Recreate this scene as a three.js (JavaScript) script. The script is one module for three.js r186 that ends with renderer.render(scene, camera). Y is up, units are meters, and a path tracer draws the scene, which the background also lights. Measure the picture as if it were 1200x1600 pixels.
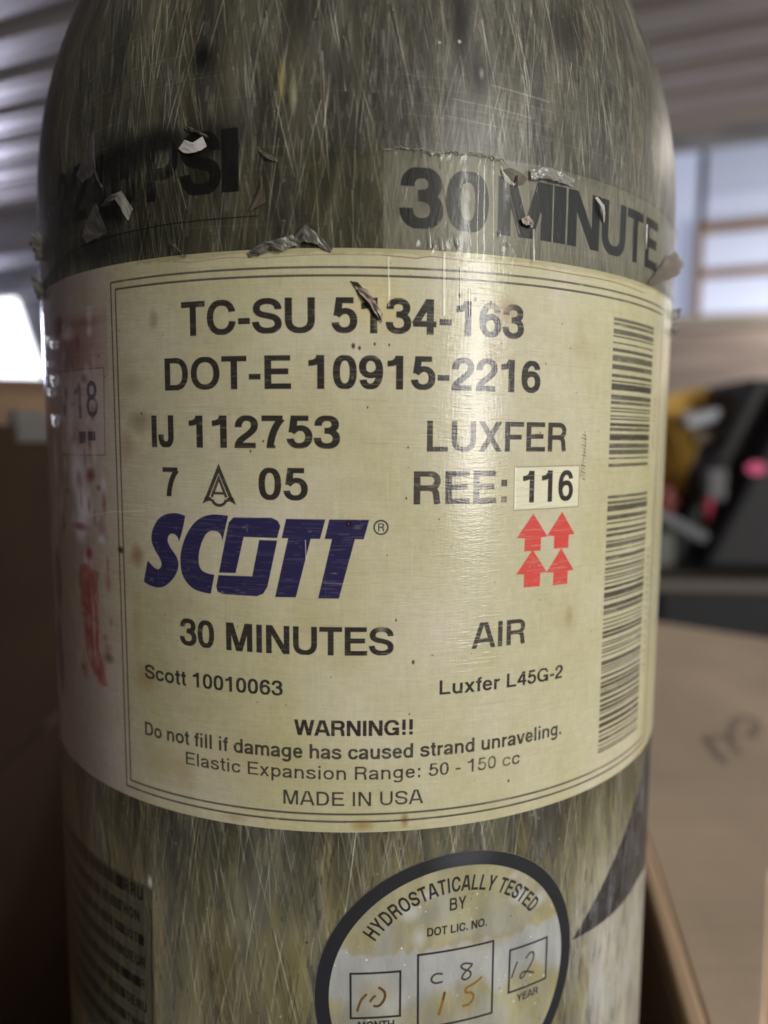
import * as THREE from 'three';
import { RoundedBoxGeometry } from 'three/addons/geometries/RoundedBoxGeometry.js';
import { mergeGeometries } from 'three/addons/utils/BufferGeometryUtils.js';
import { RectAreaLightUniformsLib } from 'three/addons/lights/RectAreaLightUniformsLib.js';

// ---------------------------------------------------------------- camera, light, exposure
const Y0 = 0.42;                                   // height of the lens above the floor (the box stands on the floor)
const scene = new THREE.Scene();
const camera = new THREE.PerspectiveCamera(71.694, 0.75, 0.01, 60);
camera.position.set(0, Y0, 0.1736);
camera.rotation.set(-0.102345, -0.033413, 0.0059449, 'YXZ');
camera.focus = 0.107; camera.userData.fStop = 9;
const renderer = new THREE.WebGLRenderer({ antialias: true });
renderer.toneMapping = THREE.LinearToneMapping;
renderer.toneMappingExposure = 1.0;
renderer.shadowMap.enabled = true;
scene.background = new THREE.Color(0, 0, 0);
RectAreaLightUniformsLib.init();
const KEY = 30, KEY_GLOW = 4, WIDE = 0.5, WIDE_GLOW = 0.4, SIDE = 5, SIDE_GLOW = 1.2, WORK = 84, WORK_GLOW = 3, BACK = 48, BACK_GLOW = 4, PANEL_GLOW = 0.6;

// ---------------------------------------------------------------- helpers
let seed = 7;
const rnd = () => { seed = (seed + 0x6d2b79f5) | 0; let t = Math.imul(seed ^ (seed >>> 15), 1 | seed); t = (t + Math.imul(t ^ (t >>> 7), 61 | t)) ^ t; return ((t ^ (t >>> 14)) >>> 0) / 4294967296; };
const rr = (a, b) => a + (b - a) * rnd();
const hash = (x, y) => { let h = (Math.imul(x, 374761393) + Math.imul(y, 668265263)) | 0; h = Math.imul(h ^ (h >>> 13), 1274126177); return ((h ^ (h >>> 16)) >>> 0) / 4294967296; };
const vn = (x, y) => { const i = Math.floor(x), j = Math.floor(y), f = x - i, g = y - j, u = f * f * (3 - 2 * f), v = g * g * (3 - 2 * g); const a = hash(i, j), b = hash(i + 1, j), c = hash(i, j + 1), d = hash(i + 1, j + 1); return a + (b - a) * u + (c - a) * v + (a - b - c + d) * u * v; };
const fbm = (x, y, n = 4) => { let s = 0, a = 0.5; for (let k = 0; k < n; k++) { s += a * vn(x, y); x = x * 2.03 + 17.1; y = y * 2.03 + 5.7; a *= 0.5; } return s; };
const clamp = (x, a = 0, b = 1) => Math.min(b, Math.max(a, x));
function canvas(w, h) { const c = document.createElement('canvas'); c.width = w; c.height = h; return [c, c.getContext('2d')]; }
function tex(c, srgb = true, wrap = THREE.RepeatWrapping) {
  const t = new THREE.CanvasTexture(c); t.wrapS = t.wrapT = wrap; t.magFilter = THREE.LinearFilter; if (srgb) t.colorSpace = THREE.SRGBColorSpace; return t;
}
const std = (o) => new THREE.MeshStandardMaterial(o), phys = (o) => new THREE.MeshPhysicalMaterial(o);
function add(o, parent = scene) { parent.add(o); o.traverse((m) => { if (m.isMesh) { m.castShadow = m.receiveShadow = true; } }); return o; }
function mesh(name, g, m, parent) { const o = new THREE.Mesh(g, m); o.name = name; if (parent) add(o, parent); return o; }
function thing(name, label, category, pos = [0, 0, 0], turn = 0, group) {
  const o = new THREE.Group(); o.name = name; o.position.set(...pos); o.rotation.y = turn; o.userData = { label, category }; if (group) o.userData.group = group; scene.add(o); return o;
}
function structure(name, g, m) { const o = mesh(name, g, m); o.userData.kind = 'structure'; return add(o); }
const box = (x0, x1, y0, y1, z0, z1) => new THREE.BoxGeometry(x1 - x0, y1 - y0, z1 - z0).translate((x0 + x1) / 2, (y0 + y1) / 2, (z0 + z1) / 2);
function gridGeo(nu, nv, f) {                       // f(i/nu, j/nv) -> [x, y, z, u, v]
  const p = [], uv = [], ix = [];
  for (let j = 0; j <= nv; j++) for (let i = 0; i <= nu; i++) { const q = f(i / nu, j / nv); p.push(q[0], q[1], q[2]); uv.push(q[3], q[4]); }
  for (let j = 0; j < nv; j++) for (let i = 0; i < nu; i++) { const a = j * (nu + 1) + i, b = a + 1, c = a + nu + 1, d = c + 1; ix.push(a, b, d, a, d, c); }
  const g = new THREE.BufferGeometry(); g.setAttribute('position', new THREE.Float32BufferAttribute(p, 3)); g.setAttribute('uv', new THREE.Float32BufferAttribute(uv, 2)); g.setIndex(ix); g.computeVertexNormals(); return g;
}

// ---------------------------------------------------------------- room shell (turned: the roof ribs run along its x)
const TURN = -23.7 * Math.PI / 180, CX = 0, CZ = 0.1736;      // turned about the lens' foot
const room = (o) => { o.rotation.y = TURN; o.position.set(CX, 0, CZ); return o; };
const EYE = Y0;
const [noiseC] = (() => { const [c, x] = canvas(512, 512), im = x.createImageData(512, 512); for (let i = 0; i < 512 * 512; i++) { const a = i % 512, b = (i / 512) | 0, v = 120 + 130 * fbm(a / 40, b / 40, 5); im.data.set([v, v, v, 255], i * 4); } x.putImageData(im, 0, 0); return [c]; })();
const rough = (hex, k = 1, r = 0.9) => { const t = tex(noiseC); t.wrapS = t.wrapT = THREE.MirroredRepeatWrapping; t.repeat.set(k, k); return std({ color: hex, map: t, roughness: r }); };
const M = {
  concrete: rough(0x7a746c, 2), wallLow: rough(0xe6d8d0, 1), wallPale: rough(0xdfe2ea, 1), roof: std({ color: 0xb9b2ae, roughness: 0.42, metalness: 0.25 }), soffit: rough(0xb4b2b2, 1), sideWall: rough(0x8f8a84, 1),
  wood: rough(0xc89f74, 3), ledge: rough(0xe4ddd4, 1), frame: std({ color: 0xdcdce0, roughness: 0.5 }), 
};
room(structure('floor', box(-8, 3.2, -0.1, 0, -5.0, 4.2), M.concrete));
const L = (x0, x1, y0, y1, z0, z1) => box(x0, x1, Y0 + y0, Y0 + y1, z0, z1);
room(structure('far_wall', mergeGeometries([L(-8, 3.2, -0.42, 0.68, -5.08, -4.94)]), M.wallLow));
room(structure('far_wall_upper', mergeGeometries([L(-8, -0.6, 0.68, 2.1, -5.08, -4.94), L(-0.6, 2.3, 1.78, 2.1, -5.08, -4.94), L(2.3, 3.2, 0.68, 2.1, -5.08, -4.94)]), M.wallPale));
room(structure('right_wall', mergeGeometries([L(3.0, 3.15, -0.42, 0.05, -5, 1.2), L(3.0, 3.15, -0.42, 0.15, 1.85, 4.2), L(3.0, 3.15, 0.05, 0.15, 0.6, 1.2), L(3.0, 3.15, 1.55, 2.1, -5, 4.2), L(3.0, 3.15, 0.15, 1.55, 0.6, 1.2), L(3.0, 3.15, 0.05, 1.55, -5, -2.4), L(3.0, 3.15, 0.15, 1.55, 1.85, 4.2)]), M.sideWall));
room(structure('left_wall', L(-8.12, -8, -0.42, 2.1, -5, 4.2), M.sideWall));
room(structure('rear_wall', L(-8, 3, -0.42, 2.1, 4.05, 4.2), M.sideWall));
{ // corrugated roof sheet: a major rib every 0.305 m with two minor ribs between
  const prof = [], z0 = -5.0; for (let k = 0; k < 31; k++) { const z = z0 + k * 0.305; for (const [d, y] of [[0, 0.055], [0.035, 0], [0.075, 0], [0.083, 0.016], [0.108, 0.016], [0.116, 0], [0.165, 0], [0.205, 0.055]]) prof.push([z + d, y]); }
  const p = [], ix = []; for (const [z, y] of prof) p.push(-8, Y0 + 1.9 + y, z, 3.2, Y0 + 1.9 + y, z);
  for (let i = 0; i < prof.length - 1; i++) { const a = 2 * i; ix.push(a, a + 1, a + 3, a, a + 3, a + 2); }
  let g = new THREE.BufferGeometry(); g.setAttribute('position', new THREE.Float32BufferAttribute(p, 3)); g.setIndex(ix); g = g.toNonIndexed(); g.computeVertexNormals();
  room(structure('ceiling', g, M.roof));
  room(structure('roof_deck', L(-8.1, 3.2, 1.97, 2.1, -5.05, 4.2), M.soffit));
}
room(structure('soffit', L(-8, -2.2, 1.53, 1.9, -4.94, -4.62), M.soffit));

// windows that light the shed; the long window and skylight are unseen additions
function windowThing(name, label, pane, frames, glow, mat) {
  const w = room(thing(name, label, 'window')); mesh('window_pane', pane, phys({ color: 0x222222, emissive: glow[0], emissiveIntensity: glow[1], roughness: 0.4 }), w);
  frames.forEach((f) => mesh('window_frame', f, mat, w)); return w;
}
const slant = (() => { const s = new THREE.Shape(); [[-6.85, 0.46], [-5.3, 0.43], [-5.62, 1.25], [-6.85, 1.25]].forEach(([x, y], i) => (i ? s.lineTo(x, Y0 + y) : s.moveTo(x, Y0 + y))); const g = new THREE.ExtrudeGeometry(s, { depth: 0.012, bevelEnabled: false }); g.translate(0, 0, -4.93); return g; })();
windowThing('bright_window', 'bright blown-out window with a slanted edge, left of the cylinder', slant, [L(-6.9, -5.2, 1.255, 1.29, -4.94, -4.9)], [0xf2f6ff, BACK_GLOW], M.frame);
windowThing('glazed_door', 'tall narrow glazed door in the right side wall, behind the camera', L(3.02, 3.04, -0.4, 1.55, 1.2, 1.85), [L(2.96, 3.0, -0.42, -0.38, 1.15, 1.9), L(2.96, 3.0, 1.55, 1.6, 1.15, 1.9), L(2.96, 3.0, -0.38, 1.55, 1.15, 1.2), L(2.96, 3.0, -0.38, 1.55, 1.85, 1.9)], [0xfaf7f2, KEY_GLOW], M.frame).userData.category = 'door';
windowThing('added_long_window', 'added long window in the right side wall, out of view beside the camera', L(3.02, 3.04, 0.05, 1.55, -2.4, 0.6), [L(2.96, 3.0, 0.0, 0.05, -2.45, 0.65), L(2.96, 3.0, 1.55, 1.6, -2.45, 0.65), L(2.96, 3.0, 0.05, 1.55, -2.45, -2.4), L(2.96, 3.0, 0.05, 1.55, 0.6, 0.65)], [0xf6f7fa, WIDE_GLOW], M.frame);  // unseen window added as weak broad fill from the right
windowThing('added_skylight', 'added daylight panel in the roof, out of view by the far right corner', L(1.2, 2.8, 1.872, 1.885, -4.75, -3.75), [L(1.15, 1.2, 1.86, 1.9, -4.8, -3.7), L(2.8, 2.85, 1.86, 1.9, -4.8, -3.7), L(1.2, 2.8, 1.86, 1.9, -4.8, -4.75), L(1.2, 2.8, 1.86, 1.9, -3.75, -3.7)], [0xfff6ee, SIDE_GLOW], M.frame);  // unseen skylight added for light on the far wall and right rim
function areaLight(color, intensity, w, h, x, y, z, tx, tz) {      // room coordinates
  const l = new THREE.RectAreaLight(color, intensity, w, h), g = room(new THREE.Group()); g.name = 'area_light'; scene.add(g); g.add(l); l.position.set(x, Y0 + y, z); g.updateMatrixWorld(true);
  l.lookAt(g.localToWorld(new THREE.Vector3(tx, Y0 + y, tz))); return l;
}
areaLight(0xfaf7f2, KEY, 0.64, 1.9, 2.95, 0.59, 1.525, 0, 1.525);
areaLight(0xf6f7fa, WIDE, 2.95, 1.46, 2.95, 0.8, -0.9, 0, -0.9);
{ const l = areaLight(0xfff4e8, SIDE, 1.55, 0.95, 2.0, 1.85, -4.25, 2.0, -4.25); l.rotation.set(-Math.PI / 2, 0, 0); }
areaLight(0xd9daff, BACK, 1.05, 0.74, -6.3, 0.86, -4.9, -6.3, 0);
{ const p = new THREE.Shape(); [[-6.85, 0.28], [-5.76, 0.28], [-5.6, 0.36], [-5.62, 0.43], [-6.85, 0.445]].forEach(([x, y], i) => (i ? p.lineTo(x, Y0 + y) : p.moveTo(x, Y0 + y))); mesh('window_pane', new THREE.ExtrudeGeometry(p, { depth: 0.012, bevelEnabled: false }).translate(0, 0, -4.93), phys({ color: 0x335566, emissive: 0x6fc4e8, emissiveIntensity: 0.7, roughness: 0.4 }), scene.getObjectByName('bright_window')); }
{ // added lamp, out of view on the right, that brightens the far wall
  const w = room(thing('added_wall_lamp', 'added hooded lamp on a pole brightening the far wall, out of view on the right', 'lamp')), a = new THREE.Matrix4().makeRotationY(-2.45).setPosition(1.9, Y0 + 0.55, -3.75), T = (g) => g.applyMatrix4(a);
  mesh('lamp_housing', T(mergeGeometries([box(-0.3, 0.3, -0.2, 0.2, -0.06, -0.02), box(-0.3, -0.28, -0.2, 0.2, -0.02, 0.05), box(0.28, 0.3, -0.2, 0.2, -0.02, 0.05), box(-0.28, 0.28, -0.2, -0.18, -0.02, 0.05), box(-0.28, 0.28, 0.18, 0.2, -0.02, 0.3)])), std({ color: 0x2b2b2d, roughness: 0.6 }), w);
  mesh('lamp_panel', T(box(-0.27, 0.27, -0.17, 0.17, -0.015, -0.005)), phys({ color: 0x333333, emissive: 0xfff0e4, emissiveIntensity: WORK_GLOW, roughness: 0.5 }), w);
  mesh('pole', new THREE.CylinderGeometry(0.015, 0.015, 0.8, 16).translate(1.9, 0.4, -3.75), std({ color: 0x2b2b2d, roughness: 0.6 }), w); mesh('foot', new THREE.CylinderGeometry(0.16, 0.17, 0.025, 24).translate(1.9, 0.0125, -3.75), std({ color: 0x2b2b2d, roughness: 0.6 }), w);
  areaLight(0xfff0e4, WORK, 0.52, 0.32, 1.9 + 0.01 * Math.sin(-2.45), 0.55, -3.75 + 0.01 * Math.cos(2.45), 1.9 + Math.sin(-2.45), -3.75 + Math.cos(2.45));
}
{
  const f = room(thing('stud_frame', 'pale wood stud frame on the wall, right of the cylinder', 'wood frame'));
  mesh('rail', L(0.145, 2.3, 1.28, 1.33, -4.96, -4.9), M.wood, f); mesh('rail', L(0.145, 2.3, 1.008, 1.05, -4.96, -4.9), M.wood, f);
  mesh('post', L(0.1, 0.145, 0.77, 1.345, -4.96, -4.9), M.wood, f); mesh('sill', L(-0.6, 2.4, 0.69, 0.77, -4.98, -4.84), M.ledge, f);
  for (const [x0, x1, a, b, k] of [[0.145, 2.3, 0.77, 1.008, 0.95], [0.145, 2.3, 1.05, 1.28, 0.78], [0.145, 2.3, 1.33, 1.52, 0.62], [0.145, 2.3, 1.53, 1.78, 0.44], [-0.6, 0.1, 0.77, 1.78, 0.7]]) { const w = mesh('glow_wall_panel', L(x0, x1, a, b, -4.99, -4.97), phys({ color: 0xb8c4dc, emissive: 0xc2cdec, emissiveIntensity: PANEL_GLOW * k, roughness: 0.6 }), f); w.userData.label = 'bluish wall panel with added glow'; }  // glow added to the wall panels so the far wall reads bright
}

// ---------------------------------------------------------------- stroke lettering (grotesque capitals, figures, lower case; cap height 100, y down)
const GL = {
  ' ': [39, ''], T: [85, 'M2 8 L83 8 M42.5 8 L42.5 100'], C: [100, 'M86 35 C83 18 70 8 52 8 C28 8 15 25 15 50 C15 75 28 92 52 92 C71 92 84 81 87 62'], '-': [46, 'M5 63 L41 63'],
  S: [93, 'M80 32 C79 16 66 8 46 8 C28 8 15 16 15 29 C15 42 27 45 46 49 C66 53 80 57 80 72 C80 85 67 92 47 92 C27 92 14 84 12 66'], U: [100, 'M17 0 L17 62 C17 82 29 92 50 92 C71 92 83 82 83 62 L83 0'],
  D: [100, 'M18 8 L47 8 C72 8 84 24 84 50 C84 76 72 92 47 92 L18 92 Z'], O: [108, 'M54 8 C29 8 15 25 15 50 C15 75 29 92 54 92 C79 92 93 75 93 50 C93 25 79 8 54 8 Z'], E: [92, 'M86 8 L18 8 L18 92 L88 92 M18 48 L80 48'],
  F: [85, 'M82 8 L18 8 L18 100 M18 51 L74 51'], L: [85, 'M18 0 L18 92 L80 92'], I: [39, 'M19.5 0 L19.5 100'], J: [77, 'M58 0 L58 66 C58 84 49 92 35 92 C20 92 12 83 12 60'], A: [100, 'M8 106 L45 -4 M92 106 L55 -4 M24 70 L76 70'],
  M: [116, 'M17 100 L17 0 M99 100 L99 0 M22 -8 L58 104 M94 -8 L58 104'], N: [100, 'M17 0 L17 100 M83 0 L83 100 M17 -2 L83 102'], R: [100, 'M18 100 L18 8 L56 8 C74 8 82 17 82 29 C82 42 74 51 56 51 L18 51 M50 51 C74 51 78 60 79 74 C80 88 80 94 84 100'],
  P: [93, 'M18 100 L18 8 L53 8 C73 8 80 19 80 32 C80 46 73 57 53 57 L18 57'], B: [100, 'M18 8 L53 8 C70 8 77 17 77 28 C77 40 70 47 53 47 L18 47 M53 47 C74 47 82 56 82 69 C82 83 74 92 54 92 L18 92 M18 0 L18 100'],
  G: [108, 'M90 33 C86 17 73 8 55 8 C29 8 15 25 15 50 C15 75 29 92 54 92 C74 92 87 79 87 58 L57 58 M89 55 L89 100'], W: [131, 'M10 -6 L36 106 M36 106 L65.5 -6 M65.5 -6 L95 106 M95 106 L121 -6'], X: [93, 'M10 -6 L83 106 M83 -6 L10 106'],
  Y: [93, 'M9 -8 L46.5 60 M84 -8 L46.5 60 M46.5 52 L46.5 100'], H: [100, 'M17 0 L17 100 M83 0 L83 100 M17 48 L83 48'], V: [93, 'M9 -6 L46.5 106 M84 -6 L46.5 106'], '!': [46, 'M23 0 L23 68 M23 80 L23 100'], '.': [39, 'M19.5 80 L19.5 100'], ':': [46, 'M23 28 L23 48 M23 80 L23 100'],
  0: [77, 'M38.5 8 C20 8 14 25 14 50 C14 75 20 92 38.5 92 C57 92 63 75 63 50 C63 25 57 8 38.5 8 Z'], 1: [77, 'M9 24 C28 24 41 18 43 0 M45 0 L45 100'], 2: [77, 'M14 36 C14 18 24 8 39 8 C54 8 63 17 63 30 C63 42 55 49 41 60 C27 70 14 78 13 92 L66 92'],
  3: [77, 'M14 31 C14 16 23 8 38 8 C53 8 62 15 62 27 C62 40 52 46 32 46 M36 46 C54 46 65 54 65 70 C65 84 54 92 38 92 C22 92 12 83 12 67'], 4: [77, 'M54 0 L54 100 M4 70 L72 70 M9 72 L52 2'], 5: [77, 'M64 8 L24 8 L18 52 M16 52 C24 42 31 38 41 38 C56 38 65 49 65 64 C65 82 54 92 38 92 C24 92 14 85 12 70'],
  6: [77, 'M62 28 C61 15 53 8 41 8 C22 8 14 27 14 54 C14 78 23 92 40 92 C55 92 64 81 64 66 C64 50 55 41 41 41 C28 41 18 49 15 60'], 7: [77, 'M7 9 L68 9 M66 10 C48 28 34 60 31 100'], 8: [77, 'M38.5 8 C25 8 17 16 17 27 C17 39 25 46 38.5 46 C52 46 60 39 60 27 C60 16 52 8 38.5 8 Z M38.5 46 C22 46 13 56 13 69 C13 83 23 92 38.5 92 C54 92 64 83 64 69 C64 56 55 46 38.5 46 Z'],
  9: [77, 'M15 72 C16 85 24 92 36 92 C55 92 63 73 63 46 C63 22 54 8 37 8 C22 8 13 19 13 34 C13 50 22 59 36 59 C49 59 59 51 62 40'],
  a: [77, 'M13 48 C14 37 24 33 37 33 C53 33 60 40 60 52 L60 84 C60 92 61 96 64 100 M60 58 C54 62 45 62 32 64 C18 67 12 74 12 81 C12 89 18 93 29 93 C44 93 60 84 60 70'], c: [77, 'M65 51 C63 38 54 34 41 34 C23 34 14 46 14 63 C14 81 23 93 41 93 C55 93 63 86 65 74'],
  d: [85, 'M66 0 L66 100 M66 63 C66 46 57 34 41 34 C24 34 14 46 14 63 C14 81 24 93 41 93 C57 93 66 81 66 63 Z'], e: [77, 'M14 62 L63 62 C63 43 53 34 39 34 C22 34 14 46 14 63 C14 81 23 93 40 93 C51 93 58 89 63 80'], f: [46, 'M24 100 L24 22 C24 10 30 7 44 8 M4 33 L43 33'],
  g: [85, 'M66 27 L66 100 C66 116 57 122 41 122 C28 122 19 119 16 111 M66 61 C66 45 57 34 41 34 C24 34 14 45 14 61 C14 78 24 89 41 89 C57 89 66 78 66 61 Z'], h: [85, 'M18 0 L18 100 M18 62 C18 44 29 34 44 34 C60 34 67 42 67 58 L67 100'], i: [39, 'M19.5 27 L19.5 100 M19.5 0 L19.5 14'], l: [39, 'M19.5 0 L19.5 100'],
  m: [124, 'M18 27 L18 100 M18 62 C18 44 27 34 40 34 C54 34 62 41 62 56 L62 100 M62 62 C62 44 72 34 84 34 C99 34 106 41 106 56 L106 100'], n: [85, 'M18 27 L18 100 M18 62 C18 44 29 34 44 34 C60 34 67 42 67 58 L67 100'], o: [85, 'M42.5 34 C24 34 14 46 14 63.5 C14 81 24 93 42.5 93 C61 93 71 81 71 63.5 C71 46 61 34 42.5 34 Z'],
  p: [85, 'M18 27 L18 128 M18 63 C18 46 27 34 43 34 C60 34 70 46 70 63 C70 81 60 93 43 93 C27 93 18 81 18 63 Z'], r: [54, 'M18 27 L18 100 M18 62 C18 43 27 35 50 36'], s: [77, 'M63 48 C61 38 52 33 39 33 C25 33 15 38 15 47 C15 56 24 58 39 61 C55 64 64 68 64 79 C64 88 54 93 39 93 C23 93 13 88 11 75'],
  t: [46, 'M23 6 L23 80 C23 92 28 94 42 93 M4 33 L42 33'], u: [85, 'M18 27 L18 70 C18 85 25 93 40 93 C56 93 67 83 67 65 M67 27 L67 100'], v: [77, 'M10 22 L38.5 104 M67 22 L38.5 104'], x: [77, 'M9 20 L68 106 M68 20 L9 106'],
};
const STEM = 1.22;
function glyphPath(ch) {
  const p = new Path2D(), n = GL[ch][1].split(' '); let c = '', a = [];
  const flush = () => { const q = a.map((v, i) => (i % 2 ? v : v / STEM)); if (c === 'M') p.moveTo(...q); if (c === 'L') p.lineTo(...q); if (c === 'C') p.bezierCurveTo(...q); if (c === 'Z') p.closePath(); a = []; };
  for (const t of n) { if (/^[MLCZ]/.test(t)) { if (c) flush(); c = t[0]; if (t.length > 1) a.push(+t.slice(1)); } else if (t) a.push(+t); }
  if (c) flush(); return p;
}
const cache = {};
function drawGlyph(x, ch, w) { x.save(); x.beginPath(); x.rect(-20, 'vx'.includes(ch) ? 27 : 0, 180, ch > 'Z' && !'vx'.includes(ch) ? 132 : 'vx'.includes(ch) ? 73 : 100); x.clip(); x.scale(STEM, 1); x.lineWidth = w; x.lineCap = 'butt'; x.lineJoin = 'miter'; x.stroke(cache[ch] ??= glyphPath(ch)); x.restore(); }
function inkEnds(ch) { const n = GL[ch][1].match(/-?[\d.]+/g).map(Number).filter((_, i) => i % 2 === 0); const d = 'AVWXYvx7'.includes(ch) ? 8 : /^[TEFLCSG\-rft]$/.test(ch) ? 4 : 9.5; return [Math.min(...n) - (/[TZft\-]/.test(ch) ? 0 : 9.5), Math.max(...n) + d]; }
// text whose ink spans s0..s1 and whose capitals stand from baseline hb up to hc
function text(x, P, str, s0, s1, hb, hc, w, color) {
  const adv = [...str].map((c) => GL[c][0]), total = adv.reduce((a, b) => a + b, 0), first = inkEnds(str[0])[0], last = inkEnds(str.at(-1))[1], ink = total - adv.at(-1) + last - first;
  const [X0, Yb] = P(s0, hb), [X1, Yc] = P(s1, hc), sx = (X1 - X0) / ink, sy = (Yb - Yc) / 100;
  x.strokeStyle = color; let at = -first;
  [...str].forEach((c, i) => { if (c !== ' ') { x.save(); x.translate(X0 + at * sx, Yc); x.scale(sx, sy); drawGlyph(x, c, w); x.restore(); } at += adv[i]; });
}
function poly(x, P, pts, fill) { x.fillStyle = fill; x.beginPath(); for (let i = 0; i < pts.length; i += 2) { const [a, b] = P(pts[i], pts[i + 1]); i ? x.lineTo(a, b) : x.moveTo(a, b); } x.closePath(); x.fill(); }
function line(x, P, pts, w, stroke) { x.strokeStyle = stroke; x.lineWidth = w; x.beginPath(); for (let i = 0; i < pts.length; i += 2) { const [a, b] = P(pts[i], pts[i + 1]); i ? x.lineTo(a, b) : x.moveTo(a, b); } x.stroke(); }
function blob(x, P, s, h, rs, rh, rgb, a, hard = 0.2) { const [X, Y] = P(s, h), k = P(1, 0)[0] - P(0, 0)[0]; x.save(); x.translate(X, Y); x.scale(rs * k, rh * k); const g = x.createRadialGradient(0, 0, hard, 0, 0, 1); g.addColorStop(0, `rgba(${rgb},${a})`); g.addColorStop(1, `rgba(${rgb},0)`); x.fillStyle = g; x.fillRect(-1, -1, 2, 2); x.restore(); }

// ---------------------------------------------------------------- the cylinder: measures in millimetres, s round the barrel, h above the lens
const R = 69, H0 = 44.85, DOME = 75.9, BOT = -405;
const radius = (h) => { const t = h > H0 ? (h - H0) / DOME : h < BOT + 45 ? (BOT + 45 - h) / 52 : 0; return R * Math.sqrt(Math.max(0, 1 - t * t)); };
const onCyl = (s, h, lift = 0) => { const f = s / R, r = (radius(h) + lift) / 1000; return [r * Math.sin(f), h / 1000, r * Math.cos(f)]; };
const cyl = thing('gas_cylinder', 'scuffed fibre-wrapped air cylinder with large cream label standing in the cardboard box', 'gas cylinder', [0, Y0, 0]);

let dabs;
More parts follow.
